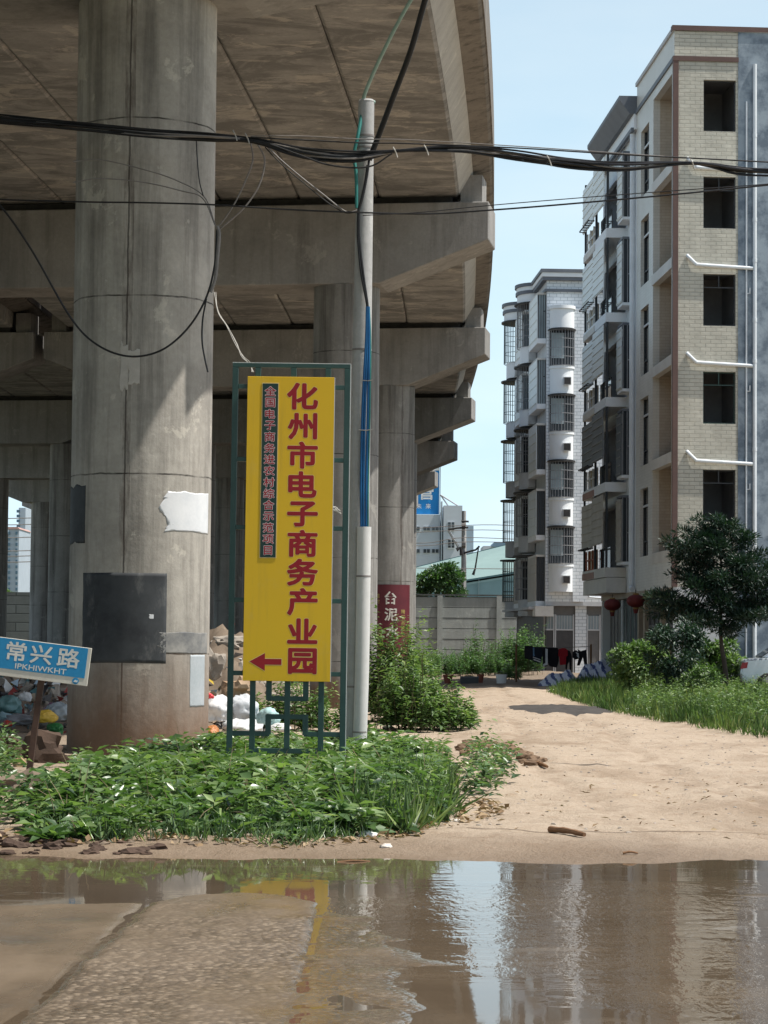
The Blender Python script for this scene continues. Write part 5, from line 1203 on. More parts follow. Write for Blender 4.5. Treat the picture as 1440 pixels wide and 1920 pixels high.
def bough(sx, sy, ex, ey, dy, r=0.30, k=6):
    a = Vector(at(sx, sy, TYY)) - o3; e = Vector(at(ex, ey, TYY + dy)) - o3
    mid = a.lerp(e, .55) + Vector((0, 0, -.06 + .10 * rng.random()))
    P = catmull([a, mid, e], 6); lim.tube(P, [max(.006, .026 * (1 - i / len(P))) for i in range(len(P))], 6)
    for j in range(k):
        f = .35 + .65 * j / (k - 1); p = P[min(len(P) - 1, int(f * (len(P) - 1)))]
        cs.append(p + Vector((rng.normal(0, .10), rng.normal(0, .14), .05 + rng.normal(0, .04)))); rs.append(1.2 * r * (1.05 - .45 * abs(f - .6)) * rng.uniform(.8, 1.2))
for args in ((1351, 1150, 1222, 1122, -.4, .36), (1351, 1160, 1240, 1146, .5, .36), (1351, 1150, 1300, 1168, -.9, .34), (1351, 1150, 1450, 1130, .3, .36), (1351, 1165, 1425, 1160, -.6, .33), (1351, 1120, 1475, 1095, -.2, .38),
             (1351, 1110, 1268, 1082, .4, .30), (1351, 1115, 1290, 1095, -.8, .32), (1351, 1110, 1420, 1085, -.9, .34), (1351, 1075, 1256, 1020, -.2, .27), (1351, 1085, 1272, 1050, .6, .3), (1351, 1075, 1440, 1040, .4, .32), (1351, 1080, 1405, 1050, -.7, .32),
             (1351, 1060, 1290, 1025, -.6, .28), (1351, 1050, 1400, 1010, .3, .28), (1351, 1040, 1276, 996, .1, .22), (1351, 1035, 1304, 972, -.1, .2), (1351, 1030, 1330, 1000, .4, .26), (1351, 1020, 1378, 985, -.2, .24), (1350, 1010, 1348, 972, 0, .2), (1350, 1040, 1330, 1020, -.7, .28), (1350, 1100, 1345, 1085, -.9, .32), (1350, 1140, 1360, 1125, -.9, .33), (1351, 1140, 1470, 1155, .6, .36), (1351, 1100, 1480, 1060, .1, .33), (1351, 1170, 1375, 1190, -.3, .22)):
    bough(*args)
lim.build('limb', M_BARK, tree, smooth=True)
tufts(cs, rs, 30000, (.10, .20), .24, .5, .35, M_DARKF, tree, tb=-.02)
bt = thing('tree', 'round green tree rising behind the panel wall beside the far pole', 'tree', (at(822, 1180, 138).x, 138, 0))
q = bt.location; cs, rs = [], []
lb = MB()
for (px, py, r) in ((800, 1085, .55), (815, 1075, .55), (832, 1072, .6), (846, 1064, .45), (858, 1085, .5), (840, 1095, .7), (815, 1100, .7), (795, 1105, .6), (860, 1108, .5), (826, 1090, .7), (850, 1078, .5), (836, 1062, .35), (786, 1092, .4), (790, 1118, .6), (850, 1118, .6)):
    for s_ in (-.5, .5):
        p = Vector(at(px + rng.normal(0, 3), py + rng.normal(0, 3), 138 + s_)) - q; cs.append(p); rs.append(r * .8)
    lb.tube(catmull([(0, 0, 1.5), p * .6 + Vector((0, 0, .5)), p], 4), .04, 5)
MB().tube([(0, 0, -.2), (0.05, 0, 1.2), (0, 0, 3.2)], [.14, .11, .07], 8).build('trunk', M_BARK, bt, smooth=True); lb.build('limb', M_BARK, bt)
tufts(cs, rs, 5200, (.14, .26), .5, .85, .1, M_GARD, bt, tb=.02)
# ------------------------------------------------------------------ rubble heap and rubbish under the viaduct
M_RUB1 = pm('rubble soil', (0.20, 0.155, 0.115), (0.13, 0.10, 0.075), 3, 0.95, 0.6, bscale=14)
M_RUB2 = pm('broken concrete', (0.34, 0.30, 0.255), (0.24, 0.21, 0.18), 4, 0.95, 0.5, bscale=16)
def heap(x, y):
    a = 1.55 * math.exp(-((x + 2.75) / 1.05) ** 2 - ((y - 42) / 1.9) ** 2) + 0.95 * math.exp(-((x + 6.3) / 2.2) ** 2 - ((y - 40.5) / 2.6) ** 2) + .5 * math.exp(-((x + 10) / 2.5) ** 2 - ((y - 41) / 3) ** 2)
    n = mnoise.fractal(Vector((x * 1.3, y * 1.3, 2)), .8, 2, 6)
    return gh(x, y) - 0.08 + a * (1 + .35 * n)
b = MB(); hx = np.arange(-13, -.3, .13); hy = np.arange(35.5, 48, .16)
b.add([(x_, y_, heap(x_, y_)) for y_ in hy for x_ in hx], [(j * len(hx) + i, j * len(hx) + i + 1, (j + 1) * len(hx) + i + 1, (j + 1) * len(hx) + i) for j in range(len(hy) - 1) for i in range(len(hx) - 1)])
o = b.build('rubble_heap', M_RUB1, smooth=True, ang=3); tag(o, 'long heap of earth and rubble under the viaduct behind the near column', 'rubble', kind='stuff')
import bmesh
def rock(mb, c, r, sq=(1, .9, .7), seed=0, rough=.35, sub=2):
    bm = bmesh.new(); bmesh.ops.create_icosphere(bm, subdivisions=sub, radius=1); 
    for v in bm.verts:
        p = v.co.copy(); n = mnoise.fractal(p * 1.2 + Vector((seed, seed * 2, 3)), .9, 2, 4); q = mnoise.cell(p * 1.6 + Vector((seed, 0, 0)))
        v.co = Vector((p.x * sq[0], p.y * sq[1], p.z * sq[2])) * r * (1 + rough * n + .22 * (q - .5))
    mb.add([Vector(c) + v.co for v in bm.verts], [tuple(v.index for v in f.verts) for f in bm.faces]); bm.free(); return mb
mb = MB()
for k in range(300):
    x_ = rng.uniform(-10, -1.2); y_ = rng.uniform(37, 42.5); z_ = heap(x_, y_)
    if z_ - gh(x_, y_) < .08: continue
    rock(mb, (x_, y_, z_), rng.uniform(.05, .22), tuple(rng.uniform(.5, 1.1, 3)), k, .5, 2)
tag(mb.build('rubble', M_RUB2), 'broken concrete chunks strewn over the rubble heap', 'rubble', kind='stuff')
def bagmat(name, c, rough=.45): return pm(name, c, tuple(v * .75 for v in c), 4, rough, .2, bscale=12)
def bag(label, px, py, Y, w_, h_, colr, seed, group='rubbish bags on the heap', name='rubbish_bag', cat='rubbish bag'):
    p = at(px, py, Y); bm = bmesh.new(); bmesh.ops.create_icosphere(bm, subdivisions=4, radius=1)
    for v in bm.verts:
        c = v.co; a = math.atan2(c.y, c.x)
        n = mnoise.ridged_multi_fractal(c * 1.3 + Vector((seed * 3.1, 0, seed)), .9, 2.1, 4, 1.0, 2.0) - 1
        n2 = mnoise.noise(c * 1.1 + Vector((seed, 5, 2)))
        n3 = mnoise.ridged_multi_fractal(c * 2.6 + Vector((seed, 1, 4)), .8, 2.2, 4, 1.0, 2.0) - 1
        kk = 1 + .20 * n + .30 * n2 + .10 * n3
        v.co = Vector((c.x * w_ * kk, c.y * w_ * .7 * kk, max(c.z, -.55) * h_ * kk))
    me = bpy.data.meshes.new(name); bm.to_mesh(me); bm.free()
    o = link(name, me, bagmat(label, colr), None, tuple(p), True, ang=1.6); o.rotation_euler = (0, 0, seed * 1.3)
    return tag(o, label, cat, group)
for i, a in enumerate([('teal plastic bag highest on the heap at the left edge', 14, 1325, 36.6, .26, .16, (.10, .20, .20)), ('pale blue bag at the left edge under the teal one', 4, 1352, 36.2, .2, .13, (.22, .34, .38)),
        ('yellow plastic bag between the sign post and the near column', 86, 1346, 36.3, .17, .12, (.62, .40, .05)), ('green plastic bag under the yellow one', 103, 1368, 36.0, .17, .10, (.04, .20, .06)),
        ('pale grey blue bag behind the yellow and green ones', 112, 1340, 36.8, .2, .17, (.30, .35, .38)), ('red rag on the rubbish at the left edge', 14, 1358, 36.0, .11, .06, (.40, .05, .03)),
        ('purple crumpled bag higher up between post and column', 100, 1330, 37.2, .15, .10, (.20, .10, .17)), ('dull slate bag spread flat left of the sign post', 35, 1352, 36.3, .32, .10, (.17, .18, .20)),
        ('grey green sheet lying flat right of the sign post', 82, 1382, 35.6, .28, .07, (.20, .24, .22)), ('white scrap of plastic left of the sign post', 48, 1308, 37.6, .10, .09, (.6, .6, .6)),
        ('white woven sack gathered at its neck, left of the sign post', 33, 1412, 33.0, .24, .18, (.66, .63, .57)), ('pale cardboard sheet on the ground between sign post and column', 98, 1402, 34.5, .30, .05, (.48, .37, .25)),
        ('large white bag behind the yellow sign, beside the near column', 410, 1335, 36.6, .27, .24, (.72, .72, .72)), ('pale grey white bag behind the yellow sign frame', 452, 1335, 36.9, .28, .25, (.60, .63, .66)),
        ('flattened white sack below the white bags behind the sign', 455, 1365, 36.0, .32, .13, (.66, .68, .68)), ('turquoise white sheet right of the white bags', 502, 1347, 36.6, .24, .15, (.42, .62, .62)),
        ('small red pouch on the white bag', 394, 1306, 36.2, .05, .05, (.65, .05, .06)), ('orange brown bag low by the column behind the sign', 398, 1374, 35.6, .14, .10, (.42, .17, .06)),
        ('white sheet scrap right of the turquoise sheet', 520, 1366, 36.4, .2, .08, (.7, .7, .68))]):
    bag(*a, i + 1)
t = NT('mixed plastic scraps'); aa = t.t.nodes.new('ShaderNodeAttribute'); aa.attribute_name = 'tint'
cr = t.ramp(aa.outputs['Fac'], (0.0, (.03, .03, .035)), (.18, (.16, .15, .15)), (.36, (.55, .55, .54)), (.52, (.30, .38, .44)), (.62, (.10, .22, .24)), (.70, (.42, .33, .25)), (.80, (.65, .64, .62)), (.90, (.35, .06, .05)), (.96, (.50, .36, .05)))
t.t.nodes[-1].color_ramp.interpolation = 'CONSTANT' if t.t.nodes[-1].bl_idname == 'ShaderNodeValToRGB' else None
M_SCRAP = t.out(cr, .5)
n = 900; x = np.concatenate([rng.normal(-6.3, 1.6, 650), rng.normal(-2.6, .8, 250)]); y = np.concatenate([rng.normal(38.6, 1.0, 650), rng.normal(39.4, 1.1, 250)])
z = np.array([heap(a, b_) for a, b_ in zip(x, y)]) + .03
L = rng.uniform(.06, .26, n)
o = leaf_mesh('rubbish', M_SCRAP, np.stack([x, y, z], 1), rand_dirs(n, .1), rand_dirs(n, .8), L, L * rng.uniform(.5, 1.1, n), None, .35, .3)
tag(o, 'loose plastic scraps and torn packaging strewn over the heap under the viaduct', 'rubbish', kind='stuff')
M_BRN = pm('brown rock', (0.085, 0.055, 0.04), (0.06, 0.04, 0.03), 3, .95, .5)
def boulder(label, px, py, Y, r, sq, seed, m=M_BRN, g=None):
    p = at(px, py, Y); p.z = gh(p.x, Y) + r * sq[2] * .45
    return tag(rock(MB(), (0, 0, 0), r, sq, seed, .3, 3).build('rock', m, None, tuple(p), True, ang=.5), label, 'rock', g)
boulder('dark brown boulder between the street sign post and the near column', 84, 1448, 28.4, .30, (1, .8, .85), 3)
boulder('brown stone left of the street sign post below the white sack', 16, 1440, 29.0, .22, (1.1, .8, .8), 5)
boulder('pale yellow stone against the street sign post', 38, 1440, 27.5, .09, (1, .8, .9), 7, pm('pale yellow stone', (.42, .31, .18), None, 3, .9, .3))
boulder('angular grey slab leaning on the heap behind the near column', 398, 1245, 39.2, .26, (.8, .5, 1.0), 12, M_RUB2).location.z = at(398, 1245, 39.2).z
boulder('tan boulder half hidden behind the left post of the yellow sign', 447, 1290, 38.6, .25, (1.1, .7, .8), 15, pm('tan stone', (.30, .19, .12), (.38, .28, .19), 3, .9, .4)).location.z = at(447, 1290, 38.6).z
boulder('long pale stone on top of the rubble heap behind the sign', 425, 1204, 41.6, .30, (1.2, .6, .45), 18, M_RUB2).location.z = at(425, 1204, 41.6).z
boulder('dry earth lump at the foot of the street sign', 55, 1500, 22.6, .28, (1.3, 1, .55), 21, M_RUB1)
# ------------------------------------------------------------------ litter and small things on the ground
x, y = scatter([(-50, 1598), (200, 1592), (560, 1600), (700, 1590), (860, 1560), (960, 1530), (900, 1500), (840, 1555), (700, 1578), (560, 1592), (100, 1580), (-50, 1570)], 130)
n = len(x); z = np.array([gh(a, b_) for a, b_ in zip(x, y)])
o = leaf_mesh('leaf_litter', M_DRY, np.stack([x, y, z + .01], 1), np.stack([rng.normal(0, 1, n), rng.normal(0, 1, n), rng.normal(.15, .3, n)], 1), unit(np.stack([rng.normal(0, .5, n), rng.normal(0, .5, n), np.ones(n)], 1)), rng.uniform(.04, .13, n), rng.uniform(.02, .06, n), None, .2, .1)
tag(o, 'dead leaves and scraps along the waterline below the weeds', 'dead leaves', kind='stuff')
x, y = scatter([(860, 1560), (1440, 1585), (1440, 1400), (1200, 1360), (900, 1320), (870, 1400)], 5)
n = len(x); mb = MB()
for k in range(n): rock(mb, (x[k], y[k], gh(x[k], y[k])), rng.uniform(.008, .03), (1, .9, .5), k, .3, 1)
tag(mb.build('pebbles', M_RUB2), 'pebbles scattered over the dirt road', 'pebbles', kind='stuff')
x, y = scatter([(860, 1560), (1440, 1590), (1440, 1480), (900, 1440)], 4)
n = len(x); z = np.array([gh(a, b_) for a, b_ in zip(x, y)])
o = leaf_mesh('leaf_litter', M_DRY, np.stack([x, y, z + .008], 1), np.stack([rng.normal(0, 1, n), rng.normal(0, 1, n), rng.normal(.1, .2, n)], 1), unit(np.stack([rng.normal(0, .5, n), rng.normal(0, .5, n), np.ones(n)], 1)), rng.uniform(.03, .10, n), rng.uniform(.01, .035, n), None, .2, .1)
tag(o, 'dry leaves and straw scattered on the open dirt', 'dead leaves', kind='stuff')
x, y = scatter([(862, 1410), (880, 1400), (935, 1402), (985, 1420), (1025, 1436), (1000, 1446), (930, 1440), (870, 1428)], 42)
mb = MB()
for k in range(len(x)): rock(mb, (x[k], y[k], gh(x[k], y[k]) + .01), rng.uniform(.02, .095), (1.2, .9, .6), k, .45, 2)
tag(mb.build('soil_clods', pm('churned soil', (.20, .135, .085), (.13, .085, .055), 4, .95, .5)), 'churned brown clods beside the weeds on the dirt road', 'soil clods', kind='stuff')
x, y = scatter([(0, 1596), (300, 1594), (560, 1598), (700, 1584), (840, 1558), (830, 1548), (560, 1590), (0, 1586)], 30)
mb = MB()
for k in range(len(x)): rock(mb, (x[k], y[k], gh(x[k], y[k])), rng.uniform(.012, .05), (1.2, .9, .6), k + 500, .45, 1)
tag(mb.build('soil_clods', M_RUB1), 'lumps of earth along the waterline in front of the weeds', 'soil clods', kind='stuff')
x, y = scatter([(-60, 1606), (0, 1602), (150, 1604), (290, 1606), (300, 1596), (150, 1588), (0, 1576), (-60, 1570)], 60)
mb = MB()
for k in range(len(x)): rock(mb, (x[k], y[k], gh(x[k], y[k]) + .005), rng.uniform(.015, .075), (1.4, .9, .5), k + 900, .5, 2)
tag(mb.build('soil_clods', M_BRN), 'dark wet clods and muck along the waterline at the left', 'soil clods', kind='stuff')
M_WOOD = pm('weathered wood', (.22, .12, .06), (.12, .065, .035), 6, .9, .4, stretch=(.2, 1, 1))
def stick(label, p0, p1, r, m=M_WOOD, g=None, name='stick'):
    a, c = gp(*p0, .05), gp(*p1, .05); a.z = gh(a.x, a.y) + r * .8; c.z = gh(c.x, c.y) + r * .8
    mid = a.lerp(c, .5) + Vector((0, 0, .01)); return tag(MB().tube(catmull([a, mid, c], 4), [r * (.8 + .08 * math.sin(1 + 2.1 * k) - .03 * k) for k in range(9)], 8).build(name, m, smooth=True), label, 'stick', g)
stick('thick weathered stick lying on the dirt near the water', (1032, 1560), (1096, 1569), .034)
stick('thin dark stick at the waterline below the weeds', (632, 1603), (694, 1602), .012)
stick('short twig on the damp sand near the water', (1168, 1596), (1196, 1596), .012)
stick('short stump of wood on the churned soil by the weeds', (1000, 1433), (1026, 1438), .035)
def scrap(label, px, py, w_, c, seed, hgt=.4):
    p = gp(px, py, .05); o = bag(label, px, py, p.y, w_, w_ * hgt, c, seed, 'scraps of litter on the ground', 'litter', 'litter'); o.location.z = gh(p.x, p.y) + w_ * hgt * .4; return o
scrap('white crumpled plastic bag at the front edge of the weeds', 690, 1566, .085, (.72, .72, .72), 31)
scrap('small pale scrap just right of the crumpled bag by the weeds', 724, 1584, .05, (.62, .56, .50), 32)
scrap('white plastic bag on the grass edge beside the dark strip', 1182, 1336, .15, (.75, .76, .76), 33, .55)
scrap('white paper scrap in the dry leaves right of the weeds', 856, 1536, .06, (.66, .62, .56), 34, .3)
scrap('red bit of plastic on the damp sand', 937, 1608, .018, (.5, .06, .04), 35)
scrap('red and orange wrapper in the mud at the left edge', 28, 1606, .045, (.5, .08, .04), 36)
scrap('white scrap by the bush behind the pole', 728, 1368, .12, (.66, .66, .64), 37, .3)
scrap('white lump at the far edge of the dirt road', 1034, 1297, .10, (.7, .7, .68), 38, .6)
# dark strip across the road: a cast shadow given as soil colour
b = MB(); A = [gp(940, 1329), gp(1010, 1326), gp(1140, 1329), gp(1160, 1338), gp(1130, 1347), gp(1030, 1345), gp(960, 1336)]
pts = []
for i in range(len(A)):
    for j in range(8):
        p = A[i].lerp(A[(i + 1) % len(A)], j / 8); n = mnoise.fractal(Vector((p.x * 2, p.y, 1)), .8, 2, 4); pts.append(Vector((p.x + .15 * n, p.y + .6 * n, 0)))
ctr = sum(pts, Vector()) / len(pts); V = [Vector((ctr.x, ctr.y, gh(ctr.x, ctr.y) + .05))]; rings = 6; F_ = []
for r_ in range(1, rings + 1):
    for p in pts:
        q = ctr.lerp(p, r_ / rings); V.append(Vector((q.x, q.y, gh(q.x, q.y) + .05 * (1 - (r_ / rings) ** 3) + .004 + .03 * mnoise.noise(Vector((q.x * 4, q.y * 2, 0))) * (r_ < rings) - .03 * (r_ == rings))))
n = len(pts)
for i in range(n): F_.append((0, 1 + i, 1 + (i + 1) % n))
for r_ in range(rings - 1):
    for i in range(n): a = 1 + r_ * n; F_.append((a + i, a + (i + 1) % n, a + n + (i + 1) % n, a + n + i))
b.add(V, F_); tag(b.build('painted_shadow', pm('shadow-dark soil', (.045, .042, .04), (.07, .062, .055), 3, .95, .5), smooth=True, ang=3), 'dark strip across the dirt road, coloured in for a cast shadow', 'painted_shadow', kind='stuff')
# ------------------------------------------------------------------ red poster on the second column
Yp = 73.3; F_ = cap_frame(Yp); pc = F_.p(-3.05, 0, 0); rp = .75
M_POST = pm('dull red poster', (.125, .024, .032), (.10, .02, .028), 2, .5, .02); M_YTXT = pm('yellow poster lettering', (.45, .35, .12), None, 2, .6, 0)
ps_ = thing('poster', 'dull red advertising sheet with white brush characters wrapped on the second column', 'poster', (pc.x, pc.y, 0))
def wrap(px): d = (at(px, 1160, pc.y - .6).x - pc.x) / (rp + .02); return math.asin(max(-1, min(1, d)))
a0, a1 = wrap(703), wrap(768); z1, z0 = at(735, 1096, 73).z, at(735, 1234, 73).z
def cyl(a, z, r): return (r * math.sin(a), -r * math.cos(a), z)
b = MB(); N = 20; b.add([cyl(a0 + (a1 - a0) * i / N, z, r) for r in (rp + .004, rp + .02) for z in (z0, z1) for i in range(N + 1)], [(i, i + 1, N + 2 + i, N + 1 + i) for i in range(N)] + [(2 * N + 2 + i, 3 * N + 3 + i, 3 * N + 4 + i, 2 * N + 3 + i) for i in range(N)] + [(0, N + 1, 3 * N + 3, 2 * N + 2), (N, 3 * N + 2 - 0 - 0, 4 * N + 3, 2 * N + 1)])
sh = b.build('sheet', M_POST, ps_, smooth=True)
def wraptext(s, a, z, size, m, bold, name='lettering'):
    b = MB(); put_text(b, s, 0, 0, 0, size, bold); b.v = [cyl(a + v[0] / rp, z + v[2], rp + .026) for v in b.v]; return b.build(name, m, sh)
for ch, px, py in (('台', 732, 1121), ('泥', 733, 1152), ('水', 736, 1184)): wraptext(ch, wrap(px), at(px, py, 73).z, .42, M_CREAM, .02)
for k, ch in enumerate('精石品质首'): wraptext(ch, wrap(755.5), at(755, 1147 + 10.6 * k, 73).z, .15, M_YTXT, .02)
for k, ch in enumerate('建材'): wraptext(ch, wrap(708), at(708, 1117 + 10.6 * k, 73).z, .14, M_YTXT, .02)
# ------------------------------------------------------------------ washing line, tarps, pots
LY = 84.5
def cm(name, c, c2=None): return pm(name, c, c2, 3, .9, .05)
M_C = {'black': cm('black cloth', (.012, .012, .015), (.022, .02, .024)), 'red': cm('red cloth', (.32, .012, .02), (.25, .01, .016)), 'navy': cm('dark blue cloth', (.016, .022, .032)), 'white': cm('white cloth', (.68, .68, .68)), 'sky': cm('light blue cloth', (.14, .26, .38))}
wl_ = thing('washing_line', 'low washing line on two rough posts before the farther building', 'washing line', (at(1040, 1285, LY).x, LY, 0))
MB().tube(catmull([at(968, 1210, LY), at(1000, 1213, LY), at(1050, 1214, LY), at(1108, 1212, LY)], 5), .012, 5).build('line', M_GREYC, wl_)
for px in (968, 1108): MB().tube([at(px, 1295, LY), at(px, 1208, LY)], .035, 6).build('post', M_WOOD, wl_)
settle(wl_)
def cloth(name, label, poly, m, dy=0.0, extra=(), cat='laundry'):
    P = [at(a, c, LY + dy) for a, c in poly]; ctr = P[0]
    def sheetmb(P, d0, d1):
        b = MB(); n = len(P); fr_ = []; 
        for d in (d0, d1):
            for p in P: b.v.append(tuple(Vector(p) - ctr + Vector((0, d + .05 * math.sin(p.x * 9 + p.z), 0))))
        b.f = [tuple(range(n)), tuple(range(2 * n - 1, n - 1, -1))] + [(i, (i + 1) % n, n + (i + 1) % n, n + i) for i in range(n)]
        return b
    o = sheetmb(P, -.03, .03).build(name, m, None, tuple(ctr))
    for nm, pl_, mm in extra: sheetmb([at(a, c, LY + dy) for a, c in pl_], -.045, -.032).build(nm, mm, o)
    return tag(o, label, cat, 'washing hung on the line')
cloth('towel', 'black towel at the left end of the washing line', [(984, 1211), (999, 1211), (999.5, 1225), (998, 1238), (991, 1236), (984, 1235), (983, 1222)], M_C['black'])
cloth('jacket', 'dark jacket with white diagonal stripes and a light blue shoulder', [(999, 1213), (1016, 1213), (1017, 1228), (1015, 1243), (1008, 1243), (999, 1240), (998, 1228)], M_C['navy'], -.08,
      (('stripe', [(999, 1231), (1014, 1236.5), (1014, 1238), (999, 1233)], M_C['white']), ('stripe', [(1000, 1235), (1014, 1240), (1014, 1242.5), (1000, 1237.5)], M_C['white']), ('shoulder_panel', [(999, 1214), (1005.5, 1215), (1005.5, 1229), (999, 1230)], M_C['sky'])))
cloth('trousers', 'black trousers with a white side stripe on the washing line', [(1016, 1213), (1027, 1214), (1027, 1230), (1026, 1249), (1018, 1249), (1017, 1230)], M_C['black'], 0, (('stripe', [(1022.5, 1216), (1026.6, 1217), (1026.6, 1246), (1019, 1249), (1018, 1246), (1022.5, 1243)], M_C['white']),))
cloth('blanket', 'wide black blanket behind the red shirt on the washing line', [(1027, 1214), (1046, 1215), (1048, 1220), (1048, 1240), (1044, 1252), (1030, 1249), (1026, 1240)], M_C['black'], .25)
cloth('shirt', 'red shirt on a hanger on the washing line', [(1048, 1217), (1055, 1215), (1060, 1215.5), (1064, 1219), (1064.5, 1229), (1061.5, 1231), (1061, 1246), (1050, 1247), (1048.5, 1231), (1046.5, 1229)], M_C['red'], -.1)
cloth('shirt', 'small black shirt with a white patch right of the red one', [(1074, 1222), (1080, 1219), (1086, 1223), (1087, 1233), (1083, 1236), (1078, 1237), (1073, 1232)], M_C['black'], 0, (('patch', [(1079, 1222), (1085, 1225), (1086, 1234), (1082, 1231)], M_C['white']),))
cloth('trousers', 'plain black trousers at the right end of the washing line', [(1083, 1217), (1089, 1221), (1099, 1218), (1100, 1226), (1101, 1249), (1096, 1249), (1093, 1232), (1087, 1248), (1082, 1248), (1086, 1230)], M_C['black'], .1)
cloth('trousers', 'long narrow black trousers beside the red shirt', [(1062, 1218), (1069, 1221), (1072, 1232), (1071, 1256), (1068, 1256), (1067, 1240), (1064, 1246), (1063, 1256), (1060, 1254)], M_C['black'], .15)
t = NT('blue white striped tarp'); xx = t.xyz()
sv = t.math('SINE', t.math('MULTIPLY', t.math('ADD', t.math('ADD', xx[0], t.math('MULTIPLY', xx[2], .5)), t.math('MULTIPLY', t.noise(2.5, 3), .35)), 21.0))
M_TARP = t.out(t.mix(t.ramp(sv, (.45, 0.0), (.6, 1.0)), (.50, .54, .62), (.06, .085, .20)), .6)
def tarp(label, px0, px1, y0, y1, Y, seed):
    N = 44; x0, x1 = at(px0, y1, Y).x, at(px1, y1, Y).x; H = at(0, y0, Y).z - at(0, y1, Y).z; zb = gh((x0 + x1) / 2, Y); V = []
    for j in range(N + 1):
        for i in range(N + 1):
            s, t_ = i / N, j / N; e = min(1, 4 * min(s, 1 - s)) * min(1, 3 * min(t_, 1 - t_))
            n = mnoise.ridged_multi_fractal(Vector((s * 3 + seed, t_ * 3, seed)), .8, 2, 4, 1, 2)
            V.append((x0 + (x1 - x0) * s - (x0 + x1) / 2, (t_ - .5) * 1.5, H * e ** .6 * (.45 + .28 * n) * (.55 + .45 * s) - .03))
    b = MB().add(V, [(j * (N + 1) + i, j * (N + 1) + i + 1, (j + 1) * (N + 1) + i + 1, (j + 1) * (N + 1) + i) for j in range(N) for i in range(N)])
    o = b.build('tarp', M_TARP, None, ((x0 + x1) / 2, Y, zb), True, ang=1.0); o.modifiers.new('thick', 'SOLIDIFY').thickness = .012
    return tag(o, label, 'tarp', 'striped tarps by the verge')
tarp('blue and white striped tarp heaped up against the bright bush', 1080, 1152, 1228, 1284, 80.5, 2); tarp('crumpled striped tarp lying low beneath the red shirt', 1010, 1088, 1255, 1291, 79.5, 7)
M_TERR = pm('terracotta', (.26, .085, .055), (.20, .07, .045), 4, .85, .1)
p = at(901, 1275, 83); pt = thing('flower_pot', 'small terracotta flower pot at the end of the dirt road', 'flower pot', (p.x, 83, gh(p.x, 83)))
MB().lathe([(.085, 0), (.115, .24), (.13, .24), (.13, .30), (.105, .30), (.10, .22)], n=20).build('pot', M_TERR, pt, smooth=True, ang=.5); MB().lathe([(.01, .255), (.108, .25)], n=20, caps=False).build('soil', M_BRN, pt)
p = at(940, 1278, 82); bk = thing('bucket', 'white tub at the end of the dirt road', 'bucket', (p.x, 82, gh(p.x, 82)))
MB().lathe([(.16, 0), (.19, .28), (.205, .28), (.205, .31), (.175, .31), (.15, .04), (.01, .03)], n=24, caps=False).build('body', M_WHITE, bk, smooth=True, ang=.5)
MB().tube([(.2 * math.cos(q), .2 * math.sin(q), .30 - .12 * math.sin(q)) for q in np.linspace(math.pi, 2 * math.pi, 12)], .007, 5).build('handle', M_GREYC, bk)
p = at(880, 1280, 82.5); tr_ = thing('planter', 'long grey trough planter left of the terracotta pot', 'planter', (p.x, 82.5, gh(p.x, 82.5)))
b = MB()
for (x0, x1, y0, y1, z0, z1) in ((-.32, .32, -.13, -.10, 0, .25), (-.32, .32, .10, .13, 0, .25), (-.32, -.29, -.10, .10, 0, .25), (.29, .32, -.10, .10, 0, .25), (-.29, .29, -.10, .10, 0, .19)): b.box(x0, x1, y0, y1, z0, z1)
b.build('trough', pm('dark grey plastic', (.07, .075, .08), None, 3, .6, .05), tr_)
MB().box(-.33, .33, -.145, -.132, .21, .26).build('rim', pm('grey plastic', (.13, .14, .15), None, 3, .6, .05), tr_)
p = at(840, 1268, 84); pt2 = thing('flower_pot', 'wide brown flower pot among the plants left of the trough', 'flower pot', (p.x, 84, gh(p.x, 84)))
MB().lathe([(.12, 0), (.17, .26), (.19, .26), (.19, .31), (.15, .31), (.14, .24)], n=20).build('pot', M_TERR, pt2, smooth=True, ang=.5); MB().lathe([(.01, .275), (.155, .27)], n=20, caps=False).build('soil', M_BRN, pt2)
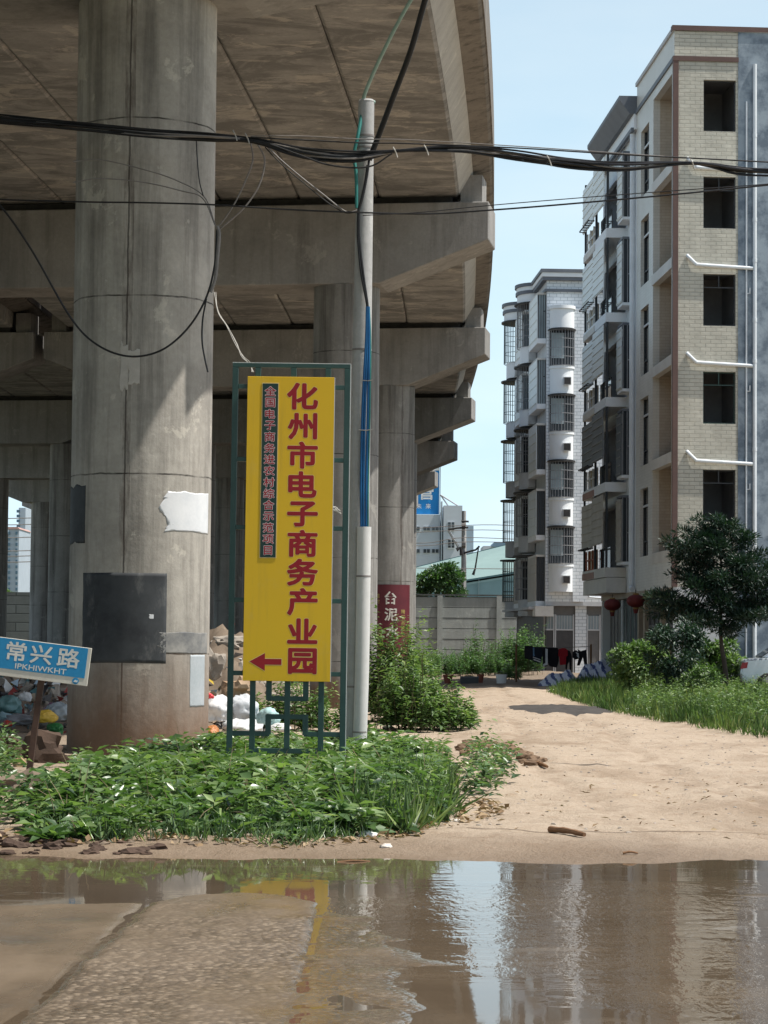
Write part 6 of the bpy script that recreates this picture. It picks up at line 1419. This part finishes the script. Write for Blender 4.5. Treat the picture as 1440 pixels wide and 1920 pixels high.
# ------------------------------------------------------------------ silver car half hidden by the verge
CYY = 68.0; p = at(1380, 1290, CYY); car = thing('parked_car', 'silver car with a red tail lamp behind the grass at the right edge', 'car', (p.x, CYY, gh(p.x, CYY)))
t = NT('silver car paint'); M_CAR = t.out((.48, .53, .56), .25, Metallic=.6)
prof = [(0.02, .38), (.0, .62), (.05, .92), (.14, 1.0), (.75, 1.04), (1.0, 1.06), (2.75, 1.0), (3.95, .86), (4.25, .7), (4.3, .4), (4.1, .24), (3.75, .22), (3.7, .42), (3.5, .56), (3.25, .56), (3.05, .42), (3.0, .22), (1.2, .22), (1.15, .42), (.95, .56), (.7, .56), (.5, .42), (.45, .24), (.2, .24)]
b = MB(); b.prism([(x_, -.82, z_) for x_, z_ in prof], (0, 1.64, 0)); b.build('body', M_CAR, car, bevel=.05, smooth=True)
cab = [(.62, 1.045), (1.15, 1.40), (1.5, 1.46), (2.2, 1.45), (2.55, 1.36), (3.1, 1.0)]
b = MB(); V = [(x_, s * (.76 - .14 * max(0, (z_ - 1.05) / .4)), z_) for s in (-1, 1) for x_, z_ in cab]; n = len(cab)
b.add(V, [tuple(range(n)), tuple(range(2 * n - 1, n - 1, -1))] + [(i, (i + 1) % n, n + (i + 1) % n, n + i) for i in range(n)]); cb = b.build('cabin', M_CAR, car, bevel=.03, smooth=True)
for s in (-1, 1):
    for pl_ in ([(.98, 1.1), (1.25, 1.36), (1.78, 1.40), (1.78, 1.08)], [(1.84, 1.08), (1.84, 1.40), (2.28, 1.37), (2.72, 1.06)]):
        b = MB(); b.prism([(x_, s * (.772 - .14 * max(0, (z_ - 1.05) / .4)), z_) for x_, z_ in pl_], (0, s * .006, 0)); b.build('window', M_GLASS, cb)
    for wx in (.82, 3.38):
        b = MB(); prof_w = [(.12, -.1), (.20, -.105), (.29, -.09), (.31, -.03), (.31, .06), (.29, .1), (.12, .1)]
        b.lathe(prof_w, n=24); b.v = [(wx + v[0], s * (.74 - v[2] * s * -1) if False else s * .74 + v[2], .31 + v[1]) for v in b.v]; wl3 = b.build('wheel', M_IRON, car, smooth=True, ang=.5)
        b = MB(); b.lathe([(.05, -.005), (.19, -.005), (.2, .01), (.05, .02)], n=20); b.v = [(wx + v[0], s * (.845 + abs(v[2])), .31 + v[1]) for v in b.v]; b.build('hub', M_BARS, wl3)
    b = MB(); b.prism([(-.004, s * .81, .72), (.05, s * .81, .90), (.22, s * .825, .92), (.19, s * .825, .75)], (0, s * .02, 0)); b.build('tail_light', pm('red lamp', (.35, .03, .03), None, 3, .2, 0), car)
b = MB(); b.prism([(.66, y_, z_) for y_, z_ in ((-.62, 1.09), (.62, 1.09), (.55, 1.36), (-.55, 1.36))], (.01, 0, 0)); b.v = [(v[0] + (v[2] - 1.09) * 1.5 - .01, v[1], v[2]) for v in b.v]; b.build('rear_window', M_GLASS, cb)
